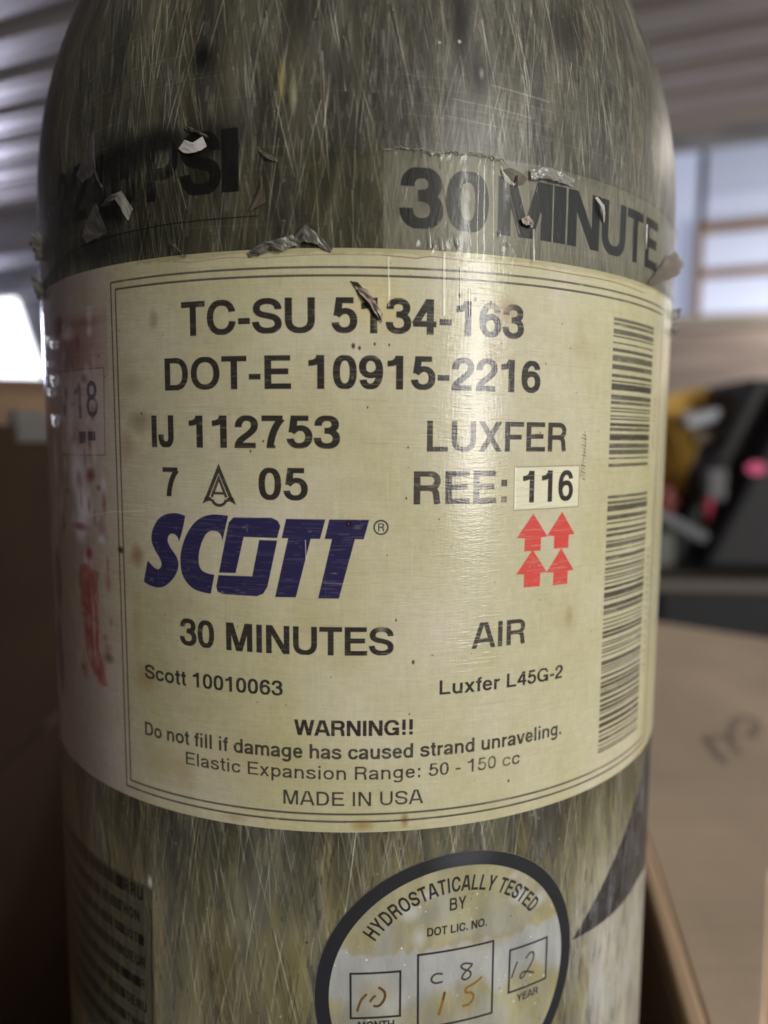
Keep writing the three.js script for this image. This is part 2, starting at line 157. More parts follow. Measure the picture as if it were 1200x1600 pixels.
// fibre wrap: colour and height painted together
const BK = 2048 / 216.77, BP = (s, h) => [(s + 108.385) * BK, (88 - h) * BK];
const [bodyC, bx] = canvas(2048, 2048), [bumpC, ux] = canvas(2048, 2048);
{
  const W = 512, [c0, x0] = canvas(W, W), im = x0.createImageData(W, W);
  for (let j = 0; j < W; j++) for (let i = 0; i < W; i++) {
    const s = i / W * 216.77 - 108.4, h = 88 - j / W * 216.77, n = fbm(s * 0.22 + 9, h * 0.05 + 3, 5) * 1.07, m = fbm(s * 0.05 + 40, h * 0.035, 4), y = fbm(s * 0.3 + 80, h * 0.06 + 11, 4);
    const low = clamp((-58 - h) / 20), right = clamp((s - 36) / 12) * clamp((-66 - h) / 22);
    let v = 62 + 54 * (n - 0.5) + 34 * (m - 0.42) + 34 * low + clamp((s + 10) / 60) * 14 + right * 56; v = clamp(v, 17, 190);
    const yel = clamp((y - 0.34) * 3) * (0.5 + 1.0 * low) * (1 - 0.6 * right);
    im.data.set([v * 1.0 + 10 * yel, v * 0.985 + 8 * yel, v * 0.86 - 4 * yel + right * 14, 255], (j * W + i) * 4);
  }
  x0.putImageData(im, 0, 0); bx.drawImage(c0, 0, 0, 2048, 2048);
  ux.fillStyle = 'rgb(118,118,118)'; ux.fillRect(0, 0, 2048, 2048);
  const [stC, sx] = canvas(2048, 2048), [mkC, mx] = canvas(700, 700); { const q = mx.createImageData(700, 700); for (let j = 0; j < 700; j++) for (let i = 0; i < 700; i++) q.data.set([0, 0, 0, 255 * clamp(2.6 * (fbm(i / 5.5 + 300, j / 17, 4) - 0.34), 0, 0.92)], (j * 700 + i) * 4); mx.putImageData(q, 0, 0); }
  const breakUp = () => { sx.globalCompositeOperation = 'destination-out'; sx.drawImage(mkC, 0, 0, 2048, 2048); sx.globalCompositeOperation = 'source-over'; bx.drawImage(stC, 0, 0); sx.clearRect(0, 0, 2048, 2048); };
  const fam = [[-0.17, 0.06], [0.19, 0.06], [0.03, 0.12]];
  const strands = (n, w0, w1, l0, l1, pick) => {
    for (let k = 0; k < n; k++) {
      const [fa, fd] = fam[rnd() < 0.42 ? 0 : rnd() < 0.7 ? 1 : 2], s = rr(-110, 110), h = rr(-131, 91), len = rr(l0, l1) * (0.5 + rnd()), a = fa + (rnd() + rnd() - 1) * fd * 2 + (h > 40 ? (rnd() - 0.5) * 0.16 : 0), dx = Math.sin(a) * len, dy = Math.cos(a) * len, b = (rnd() - 0.5) * 1.2;
      const [X0, Y0_] = BP(s, h), [X1, Y1] = BP(s + dx, h - dy), [XM, YM] = BP(s + dx / 2 + b, h - dy / 2), w = rr(w0, w1) * BK, [col, al, bh] = pick(s, h);
      for (const [g, st] of [[sx, `rgba(${col},${Math.min(1, al * 1.5)})`], [ux, `rgba(${bh},${bh},${bh},${Math.min(0.9, al * 1.5)})`]]) { g.strokeStyle = st; g.lineWidth = w; g.lineCap = 'round'; g.beginPath(); g.moveTo(X0, Y0_); g.quadraticCurveTo(XM, YM, X1, Y1); g.stroke(); }
    }
  };
  strands(2200, 0.5, 1.8, 5, 24, () => (rnd() < 0.55 ? ['26,26,23', rr(0.03, 0.1), 90] : ['150,146,126', rr(0.02, 0.075), 150]));
  strands(2600, 0.25, 0.9, 6, 30, (s, h) => { const q = rnd(); return q < 0.3 ? ['22,22,20', rr(0.05, 0.18), 95] : q < 0.62 ? ['160,157,138', rr(0.05, 0.15), 165] : ['150,132,84', rr(0.03, 0.11) * (h < -55 ? 1.7 : 0.8), 175]; });
  breakUp(); mx.save(); mx.translate(700, 0); mx.scale(-1, 1); mx.globalCompositeOperation = 'copy'; mx.drawImage(mkC, 0, 0); mx.restore();
  strands(5200, 0.08, 0.28, 4, 26, () => (rnd() < 0.3 ? ['20,20,18', rr(0.06, 0.26), 90] : rnd() < 0.86 ? ['196,194,178', rr(0.06, 0.22), 180] : ['190,170,112', rr(0.06, 0.22), 175]));
  strands(2600, 0.08, 0.2, 5, 24, (s, h) => [h < -55 && rnd() < 0.6 ? '206,192,140' : '200,199,182', rr(0.1, 0.36), 200]);
  breakUp();
  strands(420, 0.06, 0.15, 5, 34, () => ['222,221,210', rr(0.2, 0.5), 215]);
  sx.globalAlpha = 1; breakUp();
  dabs = (n, s0, s1, h0, h1, k) => { bx.lineCap = 'round'; for (let q = 0; q < n; q++) { const s = rr(s0, s1), h = rr(h0, h1), l = rr(0.5, 4.5), a = (rnd() < 0.5 ? -1 : 1) * rr(0.02, 0.24), lo = h < -52, c = rnd(); line(bx, BP, [s, h, s + Math.sin(a) * l, h - Math.cos(a) * l], rr(0.1, 0.5) * BK, `rgba(${c < 0.46 ? '20,20,17' : c < 0.84 ? (lo ? '164,156,122' : '160,158,146') : lo ? '150,128,66' : '140,130,90'},${rr(0.05, 0.26) * k})`); } };
  dabs(15000, -108, 108, -128, 88, 1);
  // blurred grey scuffs and dark pits
  for (let k = 0; k < 900; k++) { const s = rr(-100, 100), h = rr(-128, 88); blob(bx, BP, s, h, rr(0.25, 0.9), rr(1, 4), rnd() < 0.6 ? '150,150,140' : '24,24,21', rr(0.05, 0.2)); }
  for (let k = 0; k < 260; k++) blob(bx, BP, rr(-100, 100), rr(-128, 88), rr(0.6, 3), rr(2, 9), rnd() < 0.5 ? '150,150,138' : '20,20,18', rr(0.05, 0.18));
  for (let k = 0; k < 900; k++) { const [X, Y] = BP(rr(-100, 100), rr(-128, 88)), q = rr(0.04, 0.2) * BK; bx.fillStyle = rnd() < 0.5 ? `rgba(205,204,190,${rr(0.15, 0.5)})` : `rgba(10,10,9,${rr(0.2, 0.6)})`; bx.beginPath(); bx.ellipse(X, Y, q, q * rr(0.5, 1.8), rnd() * 3, 0, 7); bx.fill(); }
  for (let k = 0; k < 160; k++) { const s = rr(-80, 80), h = rr(28, 60), l = rr(3, 26); line(bx, BP, [s, h, s + l, h + rr(-0.5, 0.5)], rr(0.6, 1.6), `rgba(${rnd() < 0.6 ? '190,188,172' : '20,20,18'},${rr(0.04, 0.16)})`); line(ux, BP, [s, h, s + l, h], 1.2, 'rgba(200,200,200,.3)'); }
}
const [backC, kx] = canvas(1024, 1024);  kx.drawImage(bodyC, 0, 0, 1024, 1024);
{ // print beneath the resin: band lettering, faded pressure marking, dark curved blade of a big emblem, lower left notice
  for (let k = 0; k < 90; k++) blob(bx, BP, rr(4, 95), rr(27.5, 40), rr(3, 9), rr(2, 5), '150,150,138', 0.13); bx.fillStyle = 'rgba(168,167,156,.34)'; { const [a, b] = BP(3.2, 40.8), [c, d] = BP(100, 27); bx.fillRect(a, b, c - a, d - b); } for (let k = 0; k < 60; k++) blob(bx, BP, rr(10, 90), rr(36, 66), rr(4, 12), rr(4, 12), '150,150,140', 0.07);  // milky film tone, plus light haze of the resin painted into the colour
  dabs(3600, 0, 100, 41, 88, 0.9); dabs(900, 0, 100, 27, 41, 0.55); dabs(1500, 30, 100, -128, -66, 0.8);
  const ink = 'rgba(22,23,29,.96)', dk = 'rgba(12,12,13,.82)';
  for (const [c, a, b] of [['3', 5.6, 11.7], ['0', 12.5, 18.7], ['M', 20.6, 29.8], ['I', 30.5, 32.5], ['N', 33.3, 40.1], ['U', 41.0, 47.4], ['T', 48.0, 53.9], ['E', 54.8, 60.9]]) text(bx, BP, c, a, b, 30.1, 38.5, 19, ink);

  for (const [c, a, b] of [['2', -58.9, -54.6], ['2', -53.2, -47.8], ['1', -46.6, -43.3], ['6', -41.4, -36.4], ['P', -33.6, -27.9], ['S', -27.3, -21.2], ['I', -20.2, -18.1]]) text(bx, BP, c, a, b, 35.4, 44.2, 20, dk);
  for (const [a, b, c, d, e] of [[-40, 43, 6, 5, 0.7], [-45, 38, 5, 6, 0.6], [-31, 44, 5, 3, 0.7], [-20, 44, 4, 4, 0.5], [-52, 41, 6, 4, 0.5], [-36, 38, 3, 5, 0.5], [-24, 37.5, 3, 2, 0.5]]) blob(bx, BP, a, b, c, d, '20,20,18', e); blob(bx, BP, -34, 43, 7, 4, '15,15,14', 0.6); blob(bx, BP, -24, 42, 5, 4.5, '12,12,11', 0.75); blob(bx, BP, -42, 38, 7, 7, '14,15,18', 0.6); blob(bx, BP, -56, 37, 10, 8, '20,21,27', 0.55); blob(bx, BP, -45, 30, 20, 3.5, '20,21,24', 0.6);
  for (let k = 0; k < 500; k++) { const s = rr(4, 62), h = rr(30, 39), l = rr(0.6, 3); line(bx, BP, [s, h, s + l * rr(-0.3, 0.3), h - l], rr(0.5, 1.2), `rgba(${rnd() < 0.7 ? '120,120,122' : '190,190,184'},${rr(0.06, 0.22)})`); }
  dabs(420, -48, -29, 38.5, 45, 0.6); dabs(200, -60, -48, 34, 44, 0.5); blob(bx, BP, -39, 42.5, 8, 3.2, '26,25,23', 0.75, 0.4); blob(bx, BP, -30, 43.6, 4, 1.8, '28,27,25', 0.7, 0.4);
  line(bx, BP, [-64.4, 29.4, -56, 30.9, -47.8, 31.4, -31, 31.8, -15, 31.8], 1.6, 'rgba(10,10,10,.75)');
  for (const y of [45.6, 47.2, 49.5, 51]) line(bx, BP, [6, y, 30, y - 0.6], 1.1, 'rgba(205,205,190,.14)');
  line(bx, BP, [13, 48.2, 26, 47.3], 1.6, 'rgba(212,212,200,.3)'); line(bx, BP, [12, 45.8, 20, 45.2], 1.3, 'rgba(212,212,200,.25)'); line(bx, BP, [19, 50.9, 29, 50.2], 1.7, 'rgba(212,212,200,.3)');
  bx.save(); bx.beginPath(); { const [a, b] = BP(39.8, -87.9); bx.moveTo(a, b); const q = (s, h, u, v) => bx.quadraticCurveTo(...BP(s, h), ...BP(u, v)); q(46, -83, 51, -79); q(60, -72, 66, -66); q(70, -62, 80, -58); bx.lineTo(...BP(96, -96)); q(84, -93, 66, -88.6); q(54, -89.3, 39.8, -87.9); } bx.closePath(); bx.fillStyle = 'rgba(50,52,55,.93)'; bx.fill(); bx.clip();
  for (let k = 0; k < 520; k++) { const s = rr(40, 92), h = rr(-88, -58), l = rr(2, 10); line(bx, BP, [s, h, s + rr(-1.4, 0.4), h - l], rr(2, 11), `rgba(${rnd() < 0.55 ? '14,15,17' : '140,144,150'},${rr(0.12, 0.5)})`); } bx.restore();
  // clear notice: dark lines of small capitals running round the barrel
  bx.fillStyle = 'rgba(44,44,41,.45)'; { const [a, b] = BP(-78, -76), [c, d] = BP(-36.8, -112); bx.fillRect(a, b, c - a, d - b); }
  let h = -76.6; for (const wd of [2.5, 2.1, 1.9, 2.0, 1.9, 2.0, 1.9, 2.0]) {
    bx.fillStyle = 'rgba(12,12,12,.5)'; for (let s = -76; s < -46;) { const w = rr(1.2, 4); const [a, b] = BP(s, h), [c, d] = BP(s + w, h - wd); bx.fillRect(a, b, c - a, d - b); s += w + rr(0.15, 0.6); }
    for (let s = -46; s < -40.2; s += wd * 0.72) { const g = 'HNETRIUO'[(rnd() * 8) | 0]; text(bx, BP, g, s, s + wd * 0.55, h - wd, h, 20, 'rgba(10,10,10,.8)'); }
    h -= wd + 2.2;
  }
  line(bx, BP, [-36.6, -76.5, -37, -88, -37.2, -104], 1.4, 'rgba(150,148,130,.55)'); line(bx, BP, [-37.3, -80, -37.8, -104], 3, 'rgba(15,15,14,.5)'); blob(bx, BP, -37.3, -75, 0.7, 1.6, '205,205,196', 0.9);
  blob(bx, BP, 33, 62, 5, 6, '22,22,24', 0.5); blob(bx, BP, 14.5, 60, 2.2, 9, '16,16,17', 0.75); blob(bx, BP, 17, 52, 2.5, 5, '18,18,19', 0.6); blob(bx, BP, 14.2, 56.4, 0.4, 0.4, '215,215,208', .9); blob(bx, BP, 11.2, 55.9, 0.35, 0.3, '205,205,194', 0.8); blob(bx, BP, 17.5, 52.3, 0.5, 1.1, '170,170,160', 0.7);
  blob(bx, BP, -10, 60, 3, 8, '24,23,20', 0.4); blob(bx, BP, -23.5, 54.5, 2.6, 3, '8,8,8', 0.8); blob(bx, BP, -11.3, 50, 0.8, 4, '176,162,104', 0.55); blob(bx, BP, -9.6, 48, 0.7, 3.5, '196,192,160', 0.5);
  for (const [s, hh] of [[-6, -95], [-14, -99], [-10, -84], [-3, -74], [8, -66], [28, -66], [33, -72], [40, -76], [44, -97], [41, -101]]) blob(bx, BP, s, hh, rr(1, 2.4), rr(3, 7), '122,104,58', rr(0.12, 0.26));
  for (let k = 0; k < 14; k++) blob(bx, BP, rr(46, 70), rr(-106, -90), rr(2, 5), rr(3, 8), '182,184,180', 0.28);
}
const bodyUV = (s, h) => [(s + 108.385) / 216.77, (h + 128.77) / 216.77];
const wrapMat = (c) => phys({ map: tex(c), bumpMap: tex(bumpC, false), bumpScale: 0.00011, roughness: 0.4, clearcoat: 0.12, clearcoatRoughness: 0.3, specularIntensity: 0.55 });
const barrel = (f0, f1, nf) => { const hs = []; for (let h = BOT; h < BOT + 46; h += 3) hs.push(h); for (let h = BOT + 46; h < H0; h += 9) hs.push(h); for (let h = H0; h < 116; h += 1.6) hs.push(h); return gridGeo(nf, hs.length - 1, (u, v) => { const h = hs[Math.round(v * (hs.length - 1))], s = (f0 + (f1 - f0) * u) * R; return [...onCyl(s, h), ...bodyUV(s, h)]; }); };
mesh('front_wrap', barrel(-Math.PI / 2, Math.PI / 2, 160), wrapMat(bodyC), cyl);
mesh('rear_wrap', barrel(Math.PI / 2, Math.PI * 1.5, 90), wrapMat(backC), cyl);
{ // neck and valve, above the picture
  const steel = std({ color: 0x9a9a98, metalness: 1, roughness: 0.3 });
  mesh('neck_ring', new THREE.LatheGeometry([[0, 113], [17.5, 113], [19, 115], [19, 126], [17, 128], [0, 128]].map(([a, b]) => new THREE.Vector2(a / 1000, b / 1000)), 48), steel, cyl);
  const v = mesh('valve', mergeGeometries([new THREE.CylinderGeometry(0.013, 0.015, 0.05, 24).translate(0, 0.152, 0).toNonIndexed(), new THREE.CylinderGeometry(0.009, 0.009, 0.06, 20).rotateZ(Math.PI / 2).translate(0.03, 0.155, 0).toNonIndexed()]), steel, cyl);
  mesh('handwheel', new THREE.CylinderGeometry(0.02, 0.02, 0.022, 16).rotateZ(Math.PI / 2).translate(0.068, 0.155, 0), std({ color: 0x1c1c1e, roughness: 0.6 }), v);
}
const shell = (s0, s1, h0, h1, lift, ns, nh, f = null) => gridGeo(ns, nh, (u, v) => { const s = s0 + (s1 - s0) * u, h = h0 + (h1 - h0) * v; return [...onCyl(s, h, lift + (f ? f(s, h) : 0)), u, v]; });

// ---------------------------------------------------------------- cream label
const LK = 2048 / 180, LP = (s, h) => [(s + 90) * LK, (27.1 - h) * LK], LH = 1000;
const [labC, lx] = canvas(2048, LH), [labB, lb] = canvas(2048, LH);
{
  const im = lx.createImageData(2048, LH), ib = lb.createImageData(2048, LH);
  for (let j = 0; j < LH; j++) for (let i = 0; i < 2048; i++) {
    const s = i / LK - 90, h = 27.1 - j / LK, n = fbm(s * 0.09 + 5, h * 0.07 + 2, 4) - 0.47, f = fbm(s * 1.1, h * 0.9, 3) - 0.45, g = hash(i, j) - 0.5, wv = (vn(s * 0.35, h * 5.2) - 0.5), wz = (vn(s * 5, h * 0.3) - 0.5), left = clamp((-38 - s) / 14), agedShade = 1 - 0.13 * clamp((-12 - s) / 26);  // left side toned down: staining plus side shade put into the colour
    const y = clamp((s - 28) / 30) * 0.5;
    const v = agedShade + 0.14 * n + 0.07 * f + 0.05 * g + 0.03 * wv + 0.025 * wz;
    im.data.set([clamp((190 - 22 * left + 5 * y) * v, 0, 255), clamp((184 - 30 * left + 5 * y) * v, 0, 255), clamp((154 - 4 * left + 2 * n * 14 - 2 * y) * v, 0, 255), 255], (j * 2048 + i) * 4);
    const pk = 0.35 + 1.5 * clamp((fbm(s * 0.12 + 70, h * 0.16 + 3, 3) - 0.36) * 3); const b = 128 + pk * 95 * (vn(s * 0.5, h * 4.6) - 0.5) + 60 * (vn(s * 1.6 + 50, h * 9) - 0.5) + 34 * (vn(s * 6, h * 0.8) - 0.5) + 70 * (fbm(s * 0.35, h * 0.25, 3) - 0.45); ib.data.set([b, b, b, 255], (j * 2048 + i) * 4);
  }
  lx.putImageData(im, 0, 0); lb.putImageData(ib, 0, 0);
  // stains in the paper
  for (const [s, h, a, b, c, o] of [[-38, -19, 2, 2.4, '112,84,52', 0.6], [-38.5, -30, 1.8, 7, '150,124,80', 0.4], [-37, -39, 3.5, 3, '130,102,66', 0.4], [-36.5, 2.6, 3.5, 2.2, '88,76,56', 0.4], [-39.5, -1.5, 2.4, 3, '126,96,72', 0.35], [-34, -53, 6, 4, '140,118,78', 0.28], [-29, -54, 3, 5, '140,118,78', 0.25], [-33, 18, 1.2, 2, '110,92,62', 0.4], [-38, 8.5, 3, 2, '126,104,88', 0.35], [0.5, -59.6, 2.4, 1.2, '132,96,44', 0.5], [7, -59, 0.8, 1.6, '120,84,40', 0.6], [-20, -59.6, 3, 1, '140,112,70', 0.3], [2, 19, 6, 5, '206,184,116', 0.35], [36, -29, 1.2, 2.4, '150,130,86', 0.35], [38, 14, 5, 3, '150,128,92', 0.15], [-16, -50, 18, 9, '150,128,86', 0.16], [22, 19, 3, 3, '128,96,66', 0.35], [20, 13, 2, 3, '128,96,66', 0.25]]) blob(lx, LP, s, h, a, b, c, o);
  for (let k = 0; k < 26; k++) blob(lx, LP, rr(-70, 75), rr(-58, 25), rr(2, 8), rr(1, 6), rnd() < 0.5 ? '222,218,190' : '140,126,92', rr(0.05, 0.14));
  const K = 'rgba(40,38,35,.93)', K2 = 'rgba(54,51,46,.92)', THIN = 'rgba(58,56,50,.82)';
  const [prC, pr] = canvas(2048, LH);
  // double rule border
  for (const [a, b, c, d] of [[-42.3, 66.3, 24.45, -59.05], [-41.2, 65.2, 23.3, -57.85]]) line(pr, LP, [a, c, b, c, b, d, a, d, a, c], 3.4, THIN);
  text(pr, LP, 'TC-SU 5134-163', -27.7, 25.2, 15.2, 20.25, 17, K); text(pr, LP, 'DOT-E 10915-2216', -31, 28.5, 7.22, 12.1, 17, K);
  text(pr, LP, 'IJ', -33.85, -29.75, -1.45, 3.45, 20, K); text(pr, LP, '112753', -27.3, -3.05, -1.45, 3.4, 17, K); text(pr, LP, '7', -32.4, -28.7, -9.05, -4.5, 16, K); text(pr, LP, '05', -15.3, -7.8, -9.15, -4.3, 16, K);
  text(pr, LP, 'LUXFER', 9.85, 34.2, -1.8, 2.75, 16, K2); text(pr, LP, 'REE:', 7.95, 22.9, -9.65, -4.7, 17, K2);
  poly(pr, LP, [24.2, -4.15, 37.35, -4.05, 37.35, -10.75, 24.25, -10.85], 'rgba(226,222,198,.8)'); line(pr, LP, [24.2, -4.15, 37.35, -4.05, 37.35, -10.75, 24.25, -10.85, 24.2, -4.15], 2.2, 'rgba(140,128,96,.7)'); line(pr, LP, [24.4, -4.15, 24.45, -10.8], 3, 'rgba(240,238,224,.7)');
  text(pr, LP, '116', 25.35, 36.0, -9.75, -4.75, 15.5, 'rgba(42,40,38,.92)');
  text(pr, LP, '30 MINUTES', -29.3, 4.8, -32.6, -28.2, 17, K); text(pr, LP, 'AIR', 17.35, 27, -32.3, -28.2, 15.5, K2);
  text(pr, LP, 'Scott 10010063', -36.95, -11.85, -39.2, -36.8, 15.5, K); text(pr, LP, 'Luxfer L45G-2', 12.3, 35.1, -39.2, -36.9, 15, K);
  text(pr, LP, 'WARNING!!', -10.1, 8.1, -45.25, -42.8, 18, K); text(pr, LP, 'Do not fill if damage has caused strand unraveling.', -37.3, 35.1, -48.95, -46.65, 16, K2); text(pr, LP, 'Elastic Expansion Range: 50 - 150 cc', -28.8, 26.6, -52.25, -50.1, 12, K2); text(pr, LP, 'MADE IN USA', -11.95, 9.98, -56.5, -54.2, 12, K2);
  // arrow mark
  pr.lineJoin = 'miter'; line(pr, LP, [-24.0, -9.4, -21.75, -4.5, -19.6, -9.4], 6.5, 'rgba(52,49,44,.92)'); line(pr, LP, [-23.0, -8.9, -21.75, -6.0, -20.55, -8.9], 5, 'rgba(58,55,50,.9)'); line(pr, LP, [-22.6, -8.3, -20.9, -8.3], 4.5, 'rgba(58,55,50,.9)');
  poly(pr, LP, [-24.65, -9.95, -24.15, -8.9, -23.1, -8.95, -22.9, -9.6, -23.6, -9.5], 'rgba(52,49,44,.92)'); poly(pr, LP, [-18.95, -10.0, -19.4, -8.9, -20.4, -8.95, -20.6, -9.6, -19.9, -9.5], 'rgba(52,49,44,.92)');
  { pr.strokeStyle = 'rgba(52,49,44,.92)'; pr.lineWidth = 5; pr.beginPath(); const [a, b] = LP(-21.75, -9.15); pr.ellipse(a, b, 1.15 * LK, 1.0 * LK, 0, 0.1, 3.04); pr.stroke(); }
  // big italic maker's name
  const B = 'rgba(37,34,72,.95)';
  const soft = (p) => { pr.fillStyle = B; pr.beginPath(); const n = p.length / 2, q = (i) => LP(p[2 * ((i + n) % n)], p[2 * ((i + n) % n) + 1]); for (let i = 0; i < n; i++) { const a = q(i), b = q(i + 1), m = [(a[0] + b[0]) / 2, (a[1] + b[1]) / 2]; if (!i) pr.moveTo(...m); else pr.quadraticCurveTo(...a, ...m); } const a = q(0), b = q(1); pr.quadraticCurveTo(...a, (a[0] + b[0]) / 2, (a[1] + b[1]) / 2); pr.fill(); };
  soft([-27.8, -12.0, -27.8, -12.0, -28.4, -14.4, -29.1, -16.1, -29.1, -16.1, -29.3, -15.3, -30.2, -14.8, -31.1, -15.1, -31.4, -16.1, -30.8, -17.2, -29.5, -18.5, -29.2, -20.0, -29.9, -21.5, -31.0, -22.7, -32.4, -23.6, -33.5, -23.8, -35.2, -23.7, -36.6, -23.1, -36.6, -23.1, -35.6, -19.6, -35.6, -19.6, -34.8, -20.2, -34.0, -20.8, -33.1, -20.8, -32.6, -20.1, -32.8, -19.2, -33.9, -17.9, -34.7, -16.5, -34.6, -15.0, -33.8, -13.5, -32.6, -12.3, -30.9, -11.7, -29.2, -11.6]);
  soft([-20.3, -11.7, -20.3, -11.7, -21.3, -15.5, -21.3, -15.5, -21.6, -14.4, -22.5, -14.0, -23.8, -14.2, -24.7, -15.4, -25.4, -17.2, -25.6, -18.9, -25.3, -20.2, -24.2, -20.8, -22.8, -20.9, -22.8, -20.9, -23.5, -23.9, -23.5, -23.9, -25.2, -23.8, -27.1, -23.2, -28.6, -21.6, -29.0, -19.6, -28.8, -17.5, -27.8, -15.0, -26.2, -12.9, -24.4, -11.8, -22.4, -11.5]);
  poly(pr, LP, [-19.4, -11.9, -13.3, -11.8, -12.4, -12.2, -12.0, -13.0, -12.5, -14.8, -17.8, -14.8, -19.2, -20.4, -22.0, -20.5, -20.2, -12.7], B); poly(pr, LP, [-15.3, -15.2, -12.5, -15.2, -14.1, -22.3, -14.8, -23.4, -15.8, -23.8, -21.4, -23.8, -22.3, -23.5, -22.5, -22.7, -22.1, -20.9, -16.5, -20.8], B);
  poly(pr, LP, [-11.1, -11.9, -5.2, -11.9, -6.0, -14.8, -7.4, -14.8, -9.7, -23.75, -12.9, -23.8, -10.8, -14.8, -11.8, -14.8], B); poly(pr, LP, [-4.6, -11.9, 1.3, -11.9, 0.5, -14.8, -0.8, -14.8, -3.2, -23.8, -6.3, -23.8, -4.2, -14.8, -5.3, -14.8], B);
  { const [a, b] = LP(3.05, -13.05); pr.strokeStyle = 'rgba(56,53,60,.9)'; pr.lineWidth = 2.6; pr.beginPath(); pr.arc(a, b, 1.03 * LK, 0, 7); pr.stroke(); text(pr, LP, 'R', 2.62, 3.55, -13.65, -12.4, 13, 'rgba(56,53,60,.95)'); }
  // red arrows
  for (const [s, h] of [[27.9, -11.5], [33.75, -11.45], [27.95, -17.25], [33.8, -17.4]]) poly(pr, LP, [s, h, s + 2.95, h - 3.8, s + 1.65, h - 3.85, s + 1.6, h - 6.0, s - 1.55, h - 5.95, s - 1.5, h - 3.85, s - 3.0, h - 3.75], 'rgba(208,66,64,.88)');
  // bar codes, bars running round the barrel
  const bars = (s0, s1, h0, h1, min) => { let h = h0; while (h > h1) { const w = Math.min(h - h1, min * (1 + ((rnd() * 3.2) | 0))); const [a, b] = LP(s0, h), [c, d] = LP(s1, h - w); pr.fillStyle = `rgba(52,49,44,${rr(0.62, 0.88)})`; pr.fillRect(a, b, c - a, d - b); h -= w + min * (1 + ((rnd() * 2.3) | 0)) * 0.95; } };
  bars(44.9, 60.15, 20.35, -4.5, 0.27); bars(45.05, 60.6, -9.35, -55, 0.25);
  for (let h = 8; h > -2; h -= 1) text(pr, LP, '5071'[((h + 20) % 4) | 0], 62.2, 63.3, h - 0.7, h, 14, 'rgba(80,76,64,.65)'); for (let h = -20; h > -44; h -= 1.4) text(pr, LP, '3196'[Math.abs(h * 10) % 4 | 0], 62.2, 63.3, h - 0.9, h, 14, 'rgba(80,76,64,.6)');
  pr.globalCompositeOperation = 'destination-out';
  for (let k = 0; k < 5200; k++) { const s = rr(-44, 68), h = rr(-60, 26), l = rr(0.4, 5), q = clamp((s + 12) / 40); line(pr, LP, [s, h, s + l, h + rr(-0.06, 0.06)], rr(0.6, 1.5), `rgba(0,0,0,${rr(0.05, 0.24 + 0.4 * q)})`); }
  for (let k = 0; k < 900; k++) blob(pr, LP, rr(-44, 68), rr(-60, 26), rr(0.15, 0.9), rr(0.1, 0.5), '0,0,0', rr(0.1, 0.4));
  for (const [s, h, a, b] of [[21.6, 19.6, 2.6, 1.5], [21.6, 19.9, 2, 1], [19.5, 19.6, 4, 1], [2.6, 16.5, 1, 1.6], [-11.5, -1, 1.6, 1], [3.2, -28.6, 1.1, 0.9], [20.5, -51, 3, 1.2], [24, -51.4, 1.4, 1.2], [22, -9.2, 2.2, 1.4], [18.5, -7, 3, 3]]) blob(pr, LP, s, h, a, b, '0,0,0', 0.5);
  lx.drawImage(prC, 0, 0);
  line(lx, LP, [3, 26.2, 8, 25.9, 10, 26.3, 16, 25.9, 24, 26.0, 34, 25.8, 44, 25.9, 55, 25.6], 1.6, 'rgba(108,84,54,.7)'); line(lx, LP, [-29, 26.3, -26, 25.9, -20, 26.2, -14, 25.9, -6, 26.2, 3, 26.2], 1.4, 'rgba(108,90,62,.5)');
  // left part: old purple-red paper sticker, blistered and worn, with red lettering running down
  lx.fillStyle = 'rgba(142,112,112,.35)'; { const [a, b] = LP(-66, 21), [c, d] = LP(-43.6, 10); lx.fillRect(a, b, c - a, d - b); }
  blob(lx, LP, -55, 15, 11, 6, '112,66,66', 0.5); blob(lx, LP, -61, 19.5, 3, 2.4, '84,32,30', 0.9); blob(lx, LP, -50, 19, 8, 1.2, '100,70,66', 0.5); blob(lx, LP, -57, 17.6, 4, 1.6, '206,200,206', 0.6);
  poly(lx, LP, [-61, 11.5, -44.9, 11.3, -45.3, -2.9, -61.5, -3.1], 'rgba(168,152,152,.5)'); line(lx, LP, [-61, 11.5, -44.9, 11.3, -45.3, -2.9, -61.5, -3.1], 2.5, 'rgba(86,72,66,.6)');
  text(lx, LP, '8', -50.5, -46.8, 3.3, 9.5, 13, 'rgba(44,44,66,.66)'); text(lx, LP, '1', -55.4, -52.2, 3.2, 9.2, 15, 'rgba(64,64,92,.5)'); poly(lx, LP, [-50.4, 1.0, -48, 1.0, -48, -0.5, -50.4, -0.5], 'rgba(48,50,56,.85)'); poly(lx, LP, [-53.5, 1.0, -51, 1.0, -51, -1.0, -53.5, -1.0], 'rgba(48,50,56,.7)');
  for (const [s, h, a, b, o] of [[-57, 3, 2.6, 8, 0.5], [-55, -6, 4, 6, 0.85], [-53, -12, 3.6, 5, 0.9], [-54.5, -16, 3, 3, 0.7], [-52, -22, 2, 3.5, 0.55]]) blob(lx, LP, s, h, a, b, '206,200,218', o, 0.3);
  for (let k = 0; k < 90; k++) blob(lx, LP, rr(-64, -46), rr(-18, 20), rr(0.4, 1.8), rr(0.5, 3), rnd() < 0.5 ? '196,190,206' : '104,62,72', rr(0.2, 0.55), 0.3);
  blob(lx, LP, -50, -6.3, 2, 1.6, '98,46,60', 0.8); blob(lx, LP, -54.5, -15.5, 4, 1, '110,32,52', 0.6); blob(lx, LP, -51.5, -20, 1.6, 1.6, '110,30,36', 0.8);
